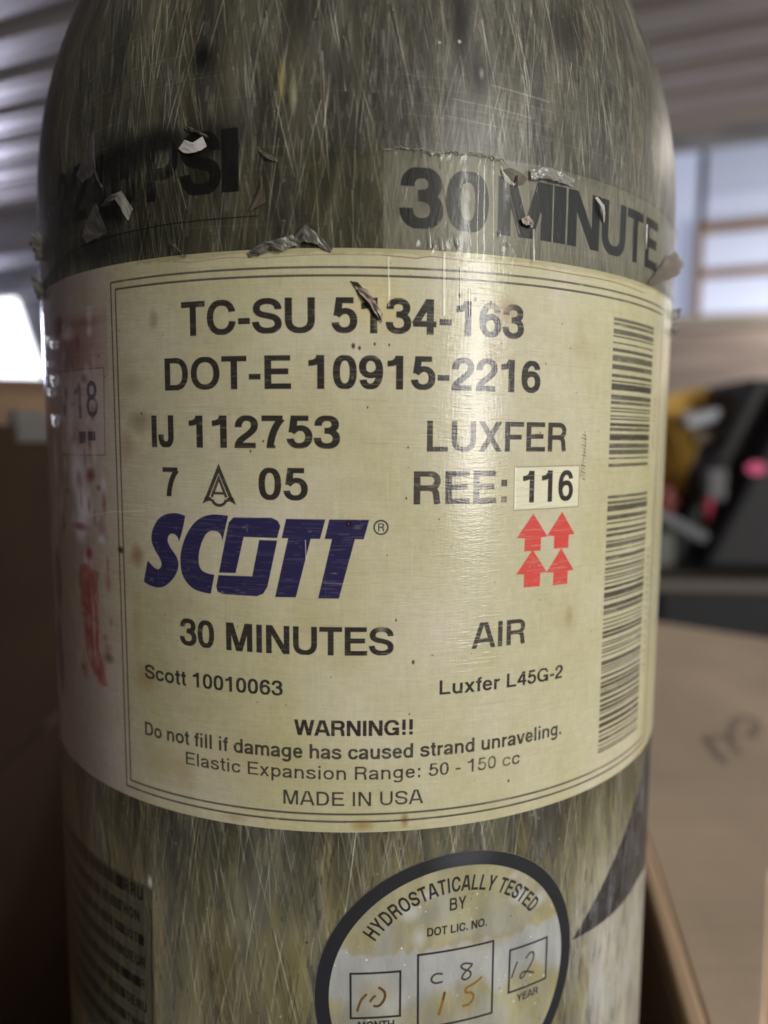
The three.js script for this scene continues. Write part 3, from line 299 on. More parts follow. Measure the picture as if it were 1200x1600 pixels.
  poly(lx, LP, [-55.6, -22.6, -53, -21.8, -50.4, -22.6, -48.4, -22.9, -48.8, -25.5, -50, -27.2, -49.2, -28.6, -48.8, -32, -49.4, -35.6, -48.2, -38.6, -46.8, -42.6, -48.4, -43, -51.4, -41, -53.6, -38.6, -54.4, -35, -53.4, -32.4, -55, -31, -55.8, -27.6], 'rgba(124,40,46,.4)');
  for (const [s, h, a, b] of [[-52.5, -24, 2.6, 2], [-53.5, -27, 2.2, 2.4], [-51, -26, 2, 2], [-52.5, -30, 2.4, 1.6], [-52, -34, 2.8, 2], [-51.5, -36, 2.6, 1.4], [-51, -39, 2.4, 1.8], [-49.5, -41, 2, 1.8], [-53.8, -29.5, 1.6, 1.4], [-50, -35, 1.4, 2]]) blob(lx, LP, s, h, a, b, '112,26,36', 0.36, 0.2);
  line(lx, LP, [-51.3, -24, -50.6, -30, -50.7, -38], 6, 'rgba(206,190,180,.4)'); for (let k = 0; k < 40; k++) { const s = rr(-55, -47), h = rr(-38, -21); line(lx, LP, [s, h, s + rr(-0.3, 0.3), h - rr(1, 5)], rr(1, 3), `rgba(${rnd() < 0.6 ? '186,168,150' : '96,24,32'},${rr(0.1, 0.35)})`); } for (let k = 0; k < 40; k++) blob(lx, LP, rr(-58, -45), rr(-42, -20), rr(0.5, 2), rr(0.5, 3), rnd() < 0.5 ? '170,150,128' : '128,52,56', 0.4);
  for (const [s, h, a, b] of [[-68, -27, 3, 7], [-69, -42, 3, 9]]) blob(lx, LP, s, h, a, b, '52,54,92', 0.95, 0.7); for (let k = 0; k < 60; k++) blob(lx, LP, rr(-80, -65.8), rr(-24, 22), rr(0.5, 2), rr(2, 8), '178,182,204', 0.3); line(lx, LP, [-65.4, 22, -65.8, -10, -65.2, -24], 3, 'rgba(70,60,62,.55)'); blob(lx, LP, -68, 3, 2, 6, '180,84,74', 0.6); blob(lx, LP, -66.5, -4, 2.5, 6, '196,200,220', 0.6);  // pale bluish edge strip is sheen painted into the colour
  blob(lx, LP, -46.3, -37.5, 2, 1.2, '62,56,44', 0.6); blob(lx, LP, -55.5, -41, 1, 0.9, '70,58,44', 0.6); blob(lx, LP, -41.9, -18.4, 1, 0.8, '36,32,26', 0.9); line(lx, LP, [-52, -13.5, -44, -12.2, -36, -11.6], 1.6, 'rgba(206,200,176,.5)');
  // specks, nicks and scratches
  for (let k = 0; k < 120; k++) { const [X, Y] = LP(rr(-60, 75), rr(-60, 26)), q = rr(0.03, 0.12) * LK; lx.fillStyle = `rgba(58,44,32,${rr(0.25, 0.8)})`; lx.beginPath(); lx.ellipse(X, Y, q, q * rr(0.5, 2), rnd() * 3, 0, 7); lx.fill(); }
  for (const [s, h, q] of [[6.8, -8.7, 0.3], [8.1, -33.8, 0.5], [5.4, -27.2, 0.3], [7, -1.2, 0.25], [1, 4.6, 0.25], [-36, 3.8, 0.35], [-16.5, -1.9, 0.3], [7.6, -42, 0.25], [24.5, -54.8, 0.4], [28, 9.5, 0.2], [-1.1, 13.4, 0.6], [-0.2, 13.1, 0.45], [2, 13.7, 0.35], [4.1, 13.6, 0.3], [19.5, 20.2, 0.5], [17, 20.6, 0.5], [14.6, 21, 0.5], [-12.8, -1.2, 0.4], [-13.4, 0.2, 0.35], [-14.5, -0.4, 0.3]]) blob(lx, LP, s, h, q * 0.62, q * 0.9, '48,34,26', 0.85, 0.3);
  blob(lx, LP, -1.75, -12.5, 0.45, 0.45, '20,14,14', 1, 0.4); blob(lx, LP, -1.75, -12.5, 0.16, 0.16, '190,110,96', 1, 0.4);
  line(lx, LP, [38.3, 1.5, 38.6, -0.5, 38.2, -3, 37.6, -6], 3, 'rgba(110,76,60,.35)'); for (let k = 0; k < 14; k++) { const h = 1 - k * 0.55; line(lx, LP, [37.6 + rr(0, 0.6), h, 38.8, h - 0.3], 1.6, `rgba(70,48,40,${rr(0.2, 0.8)})`); }
  // woven over-wrap: pale hairlines across print and paper
  for (let k = 0; k < 1100; k++) { const s = rr(-60, 70), h = rr(-60, 27), l = rr(1, 14), v = rnd() < 0.2; line(lx, LP, v ? [s, h, s + rr(-0.2, 0.2), h - l * 0.5] : [s, h, s + l, h + rr(-0.12, 0.12)], rr(0.5, 1.5), `rgba(${rnd() < 0.75 ? '214,210,180' : '120,112,84'},${rr(0.04, 0.17)})`); }
  for (const [s, h, l] of [[3.9, 26, 7], [14.6, 25, 6], [16, 22, 4], [-8.2, -15, 3], [12, 27, 9]]) { line(lx, LP, [s, h, s + 0.1, h - l], 1.6, 'rgba(236,236,226,.7)'); line(lb, LP, [s, h, s + 0.1, h - l], 4, 'rgba(255,255,255,.9)'); }
  for (let k = 0; k < 130; k++) { const s = rr(6, 30), h = rr(-56, 8), l = rr(0.6, 5); line(lb, LP, [s, h, s + l, h + rr(-0.1, 0.1)], rr(1, 2.4), `rgba(255,255,255,${rr(0.2, 0.6)})`); }
}
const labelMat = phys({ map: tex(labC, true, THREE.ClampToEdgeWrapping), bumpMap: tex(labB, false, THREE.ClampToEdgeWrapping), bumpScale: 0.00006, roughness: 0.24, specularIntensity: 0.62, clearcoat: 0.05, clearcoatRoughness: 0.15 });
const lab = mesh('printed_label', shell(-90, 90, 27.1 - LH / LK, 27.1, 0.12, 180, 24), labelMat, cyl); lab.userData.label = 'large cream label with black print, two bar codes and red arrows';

// ---------------------------------------------------------------- round test sticker
{
  const HK = 1024 / 50, HP = (s, h) => [(s - 16 + 25) * HK, (-88.6 + 25 - h) * HK], [c, x] = canvas(1024, 1024), im = x.createImageData(1024, 1024);
  for (let j = 0; j < 1024; j++) for (let i = 0; i < 1024; i++) {
    const s = i / HK - 9, h = -63.6 - j / HK, n = fbm(s * 0.35 + 7, h * 0.13, 5), y = fbm(s * 0.22 + 31, h * 0.2 + 9, 4), edge = -80.6 + 1.6 * (vn(s * 0.9, 4) - 0.5) - 0.02 * s, white = clamp((edge - h) * 1.6) * clamp((h + 87.5 + 5 * vn(s * 0.3, 8)) * 0.5), tan = clamp((y - 0.36) * 4 + clamp((h + 82) * 0.08)) * (1 - white * 0.95), g = (hash(i, j) - 0.5) * 10, v = 150 + 54 * (n - 0.47) + g;
    im.data.set([clamp(v + 6 * tan + 12 * white, 0, 255), clamp(v + 1 * tan + 14 * white, 0, 255), clamp(v - 14 - 17 * tan + 26 * white, 0, 255), 255], (j * 1024 + i) * 4);
  }
  x.putImageData(im, 0, 0);
  for (const [s, h, a, b, o] of [[8, -74.5, 2.4, 2, 0.7], [9.6, -79, 1.6, 2.4, 0.6], [27, -75.5, 2.4, 1.6, 0.6], [31.5, -77, 2, 2, 0.6], [11, -72, 2, 1, 0.5], [26, -71.5, 1.4, 1, 0.4]]) blob(x, HP, s, h, a, b, '196,200,208', o);
  for (const [s, h, a, b, o] of [[2.6, -88, 4, 3.2, 0.55], [14, -93, 3, 4, 0.5], [18, -92, 2.4, 3, 0.6], [31, -90, 2, 3, 0.4], [18, -80.6, 4, 1, 0.4], [23, -82, 8, 1.6, 0.4], [34, -80, 3, 3, 0.5], [1.5, -79, 1, 5, 0.4], [6, -80, 1, 3, 0.4]]) blob(x, HP, s, h, a, b, '146,122,66', o * 0.55);
  for (let k = 0; k < 260; k++) { const s = rr(-4, 36), h = rr(-108, -69), l = rr(0.5, 5); line(x, HP, [s, h, s + rr(-0.6, 0.6), h - l], rr(0.6, 2), `rgba(${rnd() < 0.55 ? '186,148,62' : '222,218,196'},${rr(0.08, 0.3)})`); }
  for (let k = 0; k < 120; k++) { const [X, Y] = HP(rr(-4, 36), rr(-108, -69)), q = rr(1, 3.4); x.fillStyle = rnd() < 0.6 ? 'rgba(246,240,210,.85)' : 'rgba(60,48,24,.6)'; x.beginPath(); x.ellipse(X, Y, q, q * rr(0.4, 1.2), rnd() * 3, 0, 7); x.fill(); }
  const D = 'rgba(34,34,35,.95)';
  x.strokeStyle = 'rgba(36,37,42,.97)'; x.lineWidth = 2.3 * HK; x.beginPath(); x.arc(512, 512, 22.0 * HK, 0, 7); x.stroke();
  x.save(); x.beginPath(); x.arc(512, 512, 23.2 * HK, 0, 7); x.arc(512, 512, 20.7 * HK, 0, 7, true); x.clip(); for (let k = 0; k < 500; k++) { const s = rr(-9, 41), h = rr(-113, -64), l = rr(0.5, 4); line(x, HP, [s, h, s + rr(-0.6, 0.6), h - l], rr(0.6, 2), `rgba(${rnd() < 0.5 ? '96,96,104' : '14,14,16'},${rr(0.08, 0.35)})`); } blob(x, HP, 17, -66.5, 7, 3, '78,78,84', 0.7); x.restore();
  // lettering round the rim
  const str = 'HYDROSTATICALLY TESTED', adv = [...str].map((q) => GL[q][0] + 4), tot = adv.reduce((a, b) => a + b, 0), A0 = 145, A1 = 35; let at = 0;
  [...str].forEach((q, i) => { const ang = (A0 - (A0 - A1) * ((at + adv[i] / 2) / tot)) * Math.PI / 180; at += adv[i]; if (q === ' ') return; x.save(); x.translate(512 + 19.15 * HK * Math.cos(ang), 512 - 19.15 * HK * Math.sin(ang)); x.rotate(Math.PI / 2 - ang); x.scale(0.0163 * HK, 0.026 * HK); x.translate(-GL[q][0] / 2, 0); x.strokeStyle = D; drawGlyph(x, q, 17); x.restore(); });
  text(x, HP, 'BY', 14.55, 17.4, -75.15, -73.0, 15, D); text(x, HP, 'DOT LIC. NO.', 10.85, 21.1, -79.0, -77.55, 18, D); text(x, HP, 'YEAR', 27.25, 31.65, -94.45, -93.1, 17, D); text(x, HP, 'MONTH', -0.2, 5.6, -94.2, -92.7, 18, D);
  for (const q of [[-1.4, -84.45, 6.55, -84.4, 6.55, -92.1, -1.35, -92.1], [9.4, -81.95, 22.4, -82.0, 22.4, -94.8, 9.5, -94.7], [25.65, -84.6, 33.4, -84.75, 33.35, -92.3, 25.55, -92.2]]) { x.lineJoin = 'miter'; x.strokeStyle = D; x.lineWidth = 7; x.beginPath(); for (let i = 0; i < 8; i += 2) { const [a, b] = HP(q[i], q[i + 1]); i ? x.lineTo(a, b) : x.moveTo(a, b); } x.closePath(); x.stroke(); }
  const hand = (p, w, col) => { x.strokeStyle = col; x.lineWidth = w * 1.7; x.lineCap = 'round'; x.lineJoin = 'round'; x.beginPath(); const q = []; for (let i = 0; i < p.length; i += 2) q.push(HP(p[i], p[i + 1])); x.moveTo(...q[0]); for (let i = 1; i < q.length - 1; i++) x.quadraticCurveTo(...q[i], (q[i][0] + q[i + 1][0]) / 2, (q[i][1] + q[i + 1][1]) / 2); x.lineTo(...q.at(-1)); x.stroke(); };
  const br = 'rgba(96,66,18,.85)', bk = 'rgba(58,52,40,.9)', or = 'rgba(132,92,26,.85)';
  hand([-0.3, -90.8, 0.1, -89.3, 0.6, -88.6, 1.1, -88.1], 5, br); hand([1.8, -89.2, 2.1, -88.7, 2.5, -88.4], 5, br); hand([3.2, -87.0, 4.0, -87.5, 4.2, -88.6, 3.7, -89.6, 3.1, -90.2, 2.4, -90.1], 5, 'rgba(84,52,16,.9)');
  hand([13.4, -85.8, 12.6, -85.5, 11.7, -86, 11.6, -86.8, 12.3, -87.3, 13.4, -87.2], 4, bk); hand([18.3, -85.0, 17.3, -84.6, 16.5, -85.1, 17.2, -85.8, 18.4, -86.3, 18.4, -87.3, 17.4, -87.7, 16.7, -87.2, 17.4, -86.2, 18.5, -85.5, 18.6, -85.1], 4, bk);
  hand([13.9, -89.2, 13.5, -91, 13.0, -92.8], 6, or); hand([13.9, -89.2, 13.7, -90.4], 3, bk); hand([20.3, -87.9, 19.0, -88.8, 17.6, -89.0, 17.4, -90.0, 18.7, -90.1, 19.1, -91.1, 18.3, -92.2, 17.2, -92.2], 5, or);
  hand([27.1, -87.2, 26.5, -88.6, 26.1, -89.6], 4, bk); hand([29.0, -87.0, 29.6, -86.2, 30.6, -86.4, 30.5, -87.8, 29.4, -89.2, 28.3, -90.5, 27.7, -90.2, 28.1, -89.3, 29.2, -89.5, 30.6, -90.2], 4, bk);
  const mat = phys({ map: tex(c, true, THREE.ClampToEdgeWrapping), bumpMap: tex(bumpC, false), bumpScale: 0.00006, roughness: 0.34, clearcoat: 0.2, clearcoatRoughness: 0.2 });
  const g = gridGeo(96, 14, (u, v) => { const a = u * Math.PI * 2, r = 23.2 * v, s = 16 + r * Math.cos(a), h = -88.6 - r * Math.sin(a); return [...onCyl(s, h, 0.1), (s + 9) / 50, (h + 113.6) / 50]; });
  const o = mesh('test_sticker', g, mat, cyl); o.userData.label = 'round stained test sticker with black rim and handwritten date';
}

// ---------------------------------------------------------------- clear overwrap film round the lettering band, torn and wrinkled
const [wrC, wx] = canvas(1024, 256); { const im = wx.createImageData(1024, 256); for (let j = 0; j < 256; j++) for (let i = 0; i < 1024; i++) { const v = 255 * clamp(0.4 + 0.5 * (fbm(i / 30, j / 46, 3) - 0.47)); im.data.set([v, v, v, 255], (j * 1024 + i) * 4); } wx.putImageData(im, 0, 0); for (let k = 0; k < 120; k++) { wx.strokeStyle = `rgba(255,255,255,${rr(0.15, 0.7)})`; wx.lineWidth = rr(0.8, 2.4); const a = rr(0, 1024), b = rr(0, 256); wx.beginPath(); wx.moveTo(a, b); wx.lineTo(a + rr(-8, 8), b + rr(4, 26)); wx.stroke(); } }
const filmMat = phys({ color: 0xf4f4ee, transmission: 1, thickness: 0, roughness: 0.14, ior: 1.4, specularIntensity: 0.4, bumpMap: tex(wrC, false), bumpScale: 0.0001 });
const flakeMat = phys({ color: 0x96948c, transmission: 0.62, thickness: 0, roughness: 0.32, bumpMap: tex(wrC, false), bumpScale: 0.0003 });
const greyFlake = phys({ color: 0x7a7770, transmission: 0.3, thickness: 0, roughness: 0.36, bumpMap: tex(wrC, false), bumpScale: 0.0004 }), brownFlake = phys({ color: 0x7a7063, transmission: 0.45, thickness: 0, roughness: 0.35 }), pinkFlake = std({ color: 0x9c8d80, roughness: 0.45 }), glint = phys({ color: 0xdfe6f4, roughness: 0.12 }), darkPit = std({ color: 0x231f18, roughness: 0.7 });
const topEdge = (s) => 40.7 + 0.5 * (vn(s * 0.9, 3) - 0.5) + 0.35 * (vn(s * 3.1, 9) - 0.5) - 2.6 * Math.exp(-(((s - 23.3) / 1.5) ** 2)) - (s < -14 ? 1.5 : 0);
const filmLift = (s, h) => 0.26 + 0.16 * (fbm(s * 0.35, h * 0.1, 3) - 0.4) + 0.35 * Math.exp(-(((s - 19.4 + 0.03 * (h - 34)) / 0.7) ** 2)) + 0.16 * Math.exp(-(((s - 17) / 0.5) ** 2)) + 0.5 * clamp((h - topEdge(s) + 0.8) / 0.8) * (0.3 + vn(s * 1.7, 1)) + 0.3 * Math.exp(-(((h - 27.6 - 0.6 * vn(s * 0.7, 4)) / 0.5) ** 2)) * vn(s * 1.3, 6);
const film = (s0, s1, b) => gridGeo(Math.round((s1 - s0) / 0.35), 18, (u, v) => { const s = s0 + (s1 - s0) * u, h = b(s) + (topEdge(s) - b(s)) * v; return [...onCyl(s, h, filmLift(s, h)), s / 70, h / 18]; });
mesh('clear_film', film(-36, 100, (s) => 26.4 + 0.5 * (vn(s * 0.8, 22) - 0.5)), filmMat, cyl); mesh('clear_film', film(-100, -49, (s) => 29.5 + 0.05 * (s + 60)), filmMat, cyl);

// peeled bits: each a little curled sheet between two edges given as [s, h, lift]
function flake(A, B, mat, label, n = 9, jit = 0.35) {
  const on = (E, t) => { const k = t * (E.length - 1), i = Math.min(E.length - 2, Math.floor(k)), f = k - i; return E[i].map((v, q) => v + (E[i + 1][q] - v) * f); };
  const g = gridGeo(n, 6, (u, v) => { const a = on(A, u), b = on(B, u), w = a.map((q, i) => q + (b[i] - q) * v), edge = Math.min(u, 1 - u, v) > 0.01 ? 1 : 0.35; return [...onCyl(w[0] + (rnd() - 0.5) * jit * 0.5 * edge, w[1] + (rnd() - 0.5) * jit * 0.5 * edge, w[2] + (rnd() - 0.5) * jit * edge + 0.1), u * 0.3 + A[0][0] * 0.01, v * 0.3]; });
  const o = mesh('peeled_film', g, mat, cyl); if (label) o.userData.label = label; return o;
}
flake([[-50.3, 42.4, 0.4], [-46.8, 44.6, 0.8], [-43.6, 46.5, 1.6], [-40.5, 46.2, 3.4]], [[-48.6, 40.8, 0.4], [-45, 40.7, 1.2], [-42.6, 40.5, 2.0], [-41.2, 40.6, 3.0]], flakeMat, 'grey triangular flap of peeled film');
flake([[-43.6, 40.4, 0.8], [-42.4, 40.6, 2.2], [-41.0, 40.8, 3.2]], [[-42.4, 38.9, 0.8], [-41.2, 38.2, 2], [-40.6, 37.9, 2.2]], flakeMat);
flake([[-49.6, 32.8, 0.2], [-46, 35.6, 0.7], [-43, 36.4, 1.6]], [[-48.3, 31.4, 0.2], [-44, 31.4, 0.8], [-40.7, 31.7, 1.6]], flakeMat, 'small triangular flap of peeled film');
flake([[-43.8, 36.5, 0.3], [-40.5, 37.0, 1.2], [-37.6, 37.4, 1.2], [-36.0, 34.6, 0.6]], [[-43.2, 36.0, 0.3], [-40.2, 36.2, 1.2], [-38.4, 36.0, 1.8], [-36.6, 32.9, 1.0]], greyFlake);
flake([[-27.4, 42.2, 0.2], [-26.2, 43.2, 0.3], [-24.8, 42.6, 0.4], [-23.2, 43.3, 0.3]], [[-26.6, 41.5, 0.2], [-25.3, 41.2, 0.4], [-24.0, 41.3, 0.4], [-22.6, 41.9, 0.2]], std({ color: 0xb4b2ac, roughness: 0.85 }), 'pale grey chip in the lettering', 9, 0.2);
flake([[-26.4, 45.1, 0.1], [-24.6, 44.6, 0.4], [-22.4, 43.3, 0.3]], [[-26.0, 44.6, 0.1], [-24.2, 44.0, 0.5], [-22.2, 42.9, 0.2]], greyFlake);
flake([[-28.9, 40.2, 0.1], [-28.3, 39, 0.6], [-28.0, 36, 0.4]], [[-28.6, 40.2, 0.3], [-28.0, 39, 0.7], [-27.9, 36, 0.5]], greyFlake, '', 6, 0.1);
flake([[-16.6, 26.6, 0.2], [-13.8, 27.9, 1.0], [-11.2, 28.2, 1.2], [-9.6, 28.8, 0.9]], [[-16.0, 26.0, 0.2], [-13.4, 26.6, 0.7], [-11.0, 26.7, 0.8], [-9.0, 27.4, 0.4]], greyFlake, 'crumpled roll of film along the label edge', 14, 0.7);
flake([[-9.9, 28.3, 0.3], [-7.7, 30.0, 1.3], [-6.0, 28.8, 0.9], [-4.0, 26.9, 0.3]], [[-9.2, 27.6, 0.3], [-8.0, 28.0, 0.6], [-6.2, 27.4, 0.6], [-4.4, 26.4, 0.1]], greyFlake, '', 12, 0.5);
flake([[-29.0, 28.9, 0.1], [-28.3, 28.3, 0.8], [-26.6, 26.8, 0.4]], [[-28.4, 28.8, 0.3], [-27.6, 28.0, 0.9], [-26.2, 26.7, 0.2]], greyFlake, '', 8, 0.3);
flake([[-14.2, 37.2, 0.1], [-13.8, 36, 0.5], [-13.4, 33.4, 0.8]], [[-14.4, 37, 0.1], [-14.8, 35, 0.2], [-16.2, 32.4, 0.2]], brownFlake, '', 8, 0.2);
flake([[-14.6, 40.7, 0.1], [-13.6, 39.6, 0.5], [-12, 39.0, 0.2]], [[-14.0, 40.8, 0.3], [-12.9, 39.9, 0.6], [-11.8, 39.2, 0.2]], greyFlake, '', 7, 0.2);
flake([[55.2, 27.0, 0.2], [60, 30.6, 0.4], [65, 33.6, 0.6], [69, 35.6, 1.0]], [[57, 27.4, 0.3], [62, 28.8, 1.2], [67, 30.6, 2.3], [71, 33.6, 2.4]], brownFlake, 'brown translucent film corner sticking out past the right edge', 10, 0.3);
flake([[-1.5, 22.5, 0.1], [-0.4, 21.0, 0.5], [1.2, 19.2, 0.8], [2.9, 16.6, 0.1]], [[-1.0, 22.4, 0.2], [0.9, 21.2, 0.5], [2.4, 19.4, 0.6], [3.1, 17.2, 0.1]], pinkFlake, 'small ragged tear in the cream label', 12, 0.9);
flake([[-0.6, 21.2, 0.35], [1.0, 19.0, 0.5], [2.6, 17.0, 0.35]], [[-0.2, 21.2, 0.35], [1.35, 19.0, 0.5], [2.75, 17.1, 0.35]], darkPit, '', 6, 0.2);
flake([[20.6, 39.2, 0.05], [22.2, 39.8, 0.1], [24.0, 39.3, 0.1], [25.2, 38.6, 0.05]], [[21.4, 37.6, 0.05], [22.6, 37.2, 0.1], [23.6, 37.4, 0.1], [24.6, 37.8, 0.05]], std({ color: 0x5b5446, roughness: 0.6 }), 'brown hole torn in the film', 8, 0.25);
flake([[23.0, 38.6, 0.3], [23.4, 38.9, 0.3]], [[23.0, 37.4, 0.3], [23.3, 37.2, 0.3]], darkPit, '', 3, 0.2);
flake([[38.6, 38.0, 0.2], [39.6, 36.4, 0.9], [40.8, 34.6, 0.3]], [[39.0, 38.2, 0.3], [40.4, 36.8, 0.8], [41.2, 34.9, 0.2]], std({ color: 0xa8a69e, roughness: 0.4 }), '', 7, 0.2);
flake([[39.4, 38.4, 0.25], [40.6, 37.2, 0.35], [41.2, 35.4, 0.25]], [[40.0, 38.3, 0.25], [41.3, 37.2, 0.35], [41.6, 35.8, 0.25]], darkPit, '', 6, 0.1);
flake([[24.0, 32.6, 0.45], [25.0, 33.2, 0.8], [26.2, 32.4, 0.5]], [[24.4, 31.8, 0.45], [25.2, 31.7, 0.7], [26.0, 31.6, 0.5]], pinkFlake, '', 7, 0.5);
for (const [s, h, l] of [[26.1, 31.4, 4.6], [9.6, 30.2, 2.8], [11.4, 29.2, 2], [15.6, 31, 3], [13.6, 30, 2], [53.6, 36.8, 4]]) flake([[s, h, 0.42], [s + 0.3, h - l, 0.42]], [[s + 0.16, h, 0.6], [s + 0.46, h - l, 0.42]], std({ color: 0xd8d8d4, roughness: 0.25 }), '', 5, 0.06);
for (const [s, h, a] of [[-67.5, 17.5, 1.1], [-64.5, 16.6, 0.8], [-65.2, 10.2, 1.2], [-67.6, 8.2, 1.0], [-65.6, 3, 1.3], [-68.4, 13.4, 0.7]]) flake([[s - a * 0.4, h + a, 0.2], [s + a * 0.5, h + a * 0.8, 0.9], [s + a, h + a * 0.6, 0.2]], [[s + a * 0.3, h - a, 0.2], [s + a * 0.6, h - a * 0.2, 0.8], [s + a * 0.9, h + a * 0.5, 0.15]], glint, '', 6, 0.3);  // glossy white crescents stand in for glints at the left edge
for (const [s, h, a] of [[-71, 34, 1.3], [-72, 27.5, 1.6], [-70, 36, 1.0], [76, 25, 0.8], [75.5, 21.4, 0.7]]) flake([[s - a, h + a, 0.2], [s, h + a * 1.6, 2.2], [s + a, h + a * 0.7, 0.4]], [[s - a * 0.8, h - a, 0.2], [s, h - a * 1.1, 1.2], [s + a, h - a, 0.15]], flakeMat, '', 7, 0.6);

const pale = phys({ color: 0xb4b5ae, transmission: 0.5, thickness: 0, roughness: 0.25 });
{ const g = gridGeo(150, 3, (u, v) => { const s = 3 + 18.4 * u, w = 0.12 + 0.42 * vn(s * 1.9, 31) * vn(s * 0.6, 77); return [...onCyl(s, topEdge(s) + 0.1 - w * v + 0.1 * (vn(s * 5, 8) - 0.5), 0.38 + 0.3 * Math.sin(v * Math.PI) * vn(s * 2.4, 50)), s, v]; }); mesh('peeled_film', g, pale, cyl).userData.label = 'thin lifted edge of the clear film'; }
flake([[25.4, 39.8, 0.4], [28, 40.6, 0.7], [31, 40.3, 0.5], [34, 39.9, 0.3]], [[25.6, 38.4, 0.5], [28, 38.9, 0.9], [31, 38.8, 0.6], [33.6, 38.7, 0.3]], phys({ color: 0xa6a59c, transmission: 0.45, thickness: 0, roughness: 0.3, bumpMap: tex(wrC, false), bumpScale: 0.0003 }), 'crinkled pale film at the top of the band', 16, 0.5);
for (const [s, h] of [[10.4, 28.4], [14, 28.6], [20.4, 30.6], [22, 29.2]]) flake([[s, h, 0.4], [s + 0.2, h - rr(0.6, 1.4), 0.45]], [[s + 0.16, h + 0.1, 0.5], [s + 0.4, h - rr(0.5, 1.2), 0.42]], pale, '', 5, 0.08);  // tiny pale slivers stand in for glints low on the film

// ---------------------------------------------------------------- cardboard box round the cylinder
const [cardC, cx] = canvas(1024, 1024); { const im = cx.createImageData(1024, 1024); for (let j = 0; j < 1024; j++) for (let i = 0; i < 1024; i++) { const v = 1 + 0.16 * (fbm(i / 90, j / 90, 5) - 0.47) + 0.05 * (hash(i, j) - 0.5) + 0.035 * (vn(i / 200, j / 5) - 0.5); im.data.set([206 * v, 185 * v, 160 * v, 255], (j * 1024 + i) * 4); } cx.putImageData(im, 0, 0); }
const [flapC, fx] = canvas(1024, 1024); fx.drawImage(cardC, 0, 0);
{ const FP = (x, z) => [(x - 0.05) / 0.42 * 1024, (z + 0.55) / 0.65 * 1024]; fx.lineCap = 'round';
  line(fx, FP, [0.1823, -0.1789, 0.1805, -0.168, 0.1792, -0.157], 13, 'rgba(96,88,88,.5)'); line(fx, FP, [0.1835, -0.182, 0.189, -0.185, 0.1957, -0.184], 13, 'rgba(100,88,80,.35)'); line(fx, FP, [0.1915, -0.166, 0.1945, -0.178, 0.1998, -0.188, 0.206, -0.199, 0.213, -0.207, 0.220, -0.212, 0.2235, -0.209, 0.2215, -0.201, 0.2185, -0.196, 0.213, -0.19, 0.2084, -0.1845], 12, 'rgba(110,98,88,.42)'); }
const cardShade = std({ map: tex(cardC), color: 0x746559, roughness: 0.95 }), card = std({ map: tex(cardC), color: 0xb8a494, roughness: 0.92 }), flapM = std({ map: tex(flapC), roughness: 0.92 }), cut = std({ color: 0xd2b592, roughness: 0.95 });  // left and back panels get darker card: cylinder shade put into the colour
const RIM = -0.16, boxT = thing('cardboard_box', 'open brown cardboard box standing round the cylinder with flaps folded out', 'cardboard box', [0, Y0, 0]);
function slab(pts, y, t) { const s = new THREE.Shape(); pts.forEach(([x, z], i) => (i ? s.lineTo(x, -z) : s.moveTo(x, -z))); const g = new THREE.ExtrudeGeometry(s, { depth: t, bevelEnabled: true, bevelSize: 0.0008, bevelThickness: 0.0008, bevelSegments: 2 }); g.rotateX(-Math.PI / 2); g.translate(0, y, 0); const p = g.attributes.position, u = g.attributes.uv; for (let i = 0; i < p.count; i++) u.setXY(i, (p.getX(i) - 0.05) / 0.42, 1 - (p.getZ(i) + 0.55) / 0.65); return g; }
function panel(ax, az, bx_, bz, y0, y1, t) { const l = Math.hypot(bx_ - ax, bz - az), g = new RoundedBoxGeometry(l, y1 - y0, t, 2, 0.0015); const p = g.attributes.position, u = g.attributes.uv; for (let i = 0; i < p.count; i++) u.setXY(i, p.getX(i) / 0.4, p.getY(i) / 0.4); g.rotateY(-Math.atan2(bz - az, bx_ - ax)); g.translate((ax + bx_) / 2, (y0 + y1) / 2, (az + bz) / 2); return g; }
mesh('side_panel', panel(0.079, 0.045, 0.142, -0.235, -0.41, RIM, 0.004), card, boxT); mesh('side_panel', panel(-0.175, 0.10, -0.172, -0.26, -0.41, RIM, 0.004), cardShade, boxT);
mesh('end_panel', panel(-0.172, -0.26, 0.142, -0.237, -0.41, RIM, 0.004), cardShade, boxT); mesh('end_panel', panel(-0.175, 0.10, 0.075, 0.075, -0.41, RIM - 0.002, 0.004), card, boxT); mesh('bottom_panel', slab([[-0.177, 0.1], [0.074, 0.075], [0.145, -0.24], [-0.174, -0.265]], -0.4155, 0.005), card, boxT);
mesh('rim', panel(0.081, 0.045, 0.1445, -0.235, RIM, RIM + 0.0035, 0.0055), cut, boxT).userData.label = 'pale cut edge of the box side';
mesh('flap', slab([[0.0885, 0.03], [0.112, -0.005], [0.150, -0.067], [0.42, -0.29], [0.33, -0.365], [0.262, -0.42], [0.19, -0.47], [0.148, -0.235]], RIM - 0.002, 0.004), flapM, boxT).userData.label = 'flap folded out to the right with faint marker writing';
mesh('flap', slab([[0.10, -0.01], [0.13, -0.10], [0.38, -0.30], [0.42, -0.05], [0.3, 0.06], [0.14, 0.06]], RIM - 0.0082, 0.004), cut, boxT);
mesh('flap', panel(-0.178, 0.10, -0.174, -0.26, RIM + 0.003, 0.006, 0.004), cardShade, boxT).userData.label = 'flap standing up on the left, shade put into its colour';
mesh('tape', panel(-0.1745, -0.19, -0.173, -0.255, -0.003, 0.0135, 0.006), std({ color: 0xa8a6a2, roughness: 0.6 }), boxT).userData.label = 'pale tape over the top edge of the left flap';
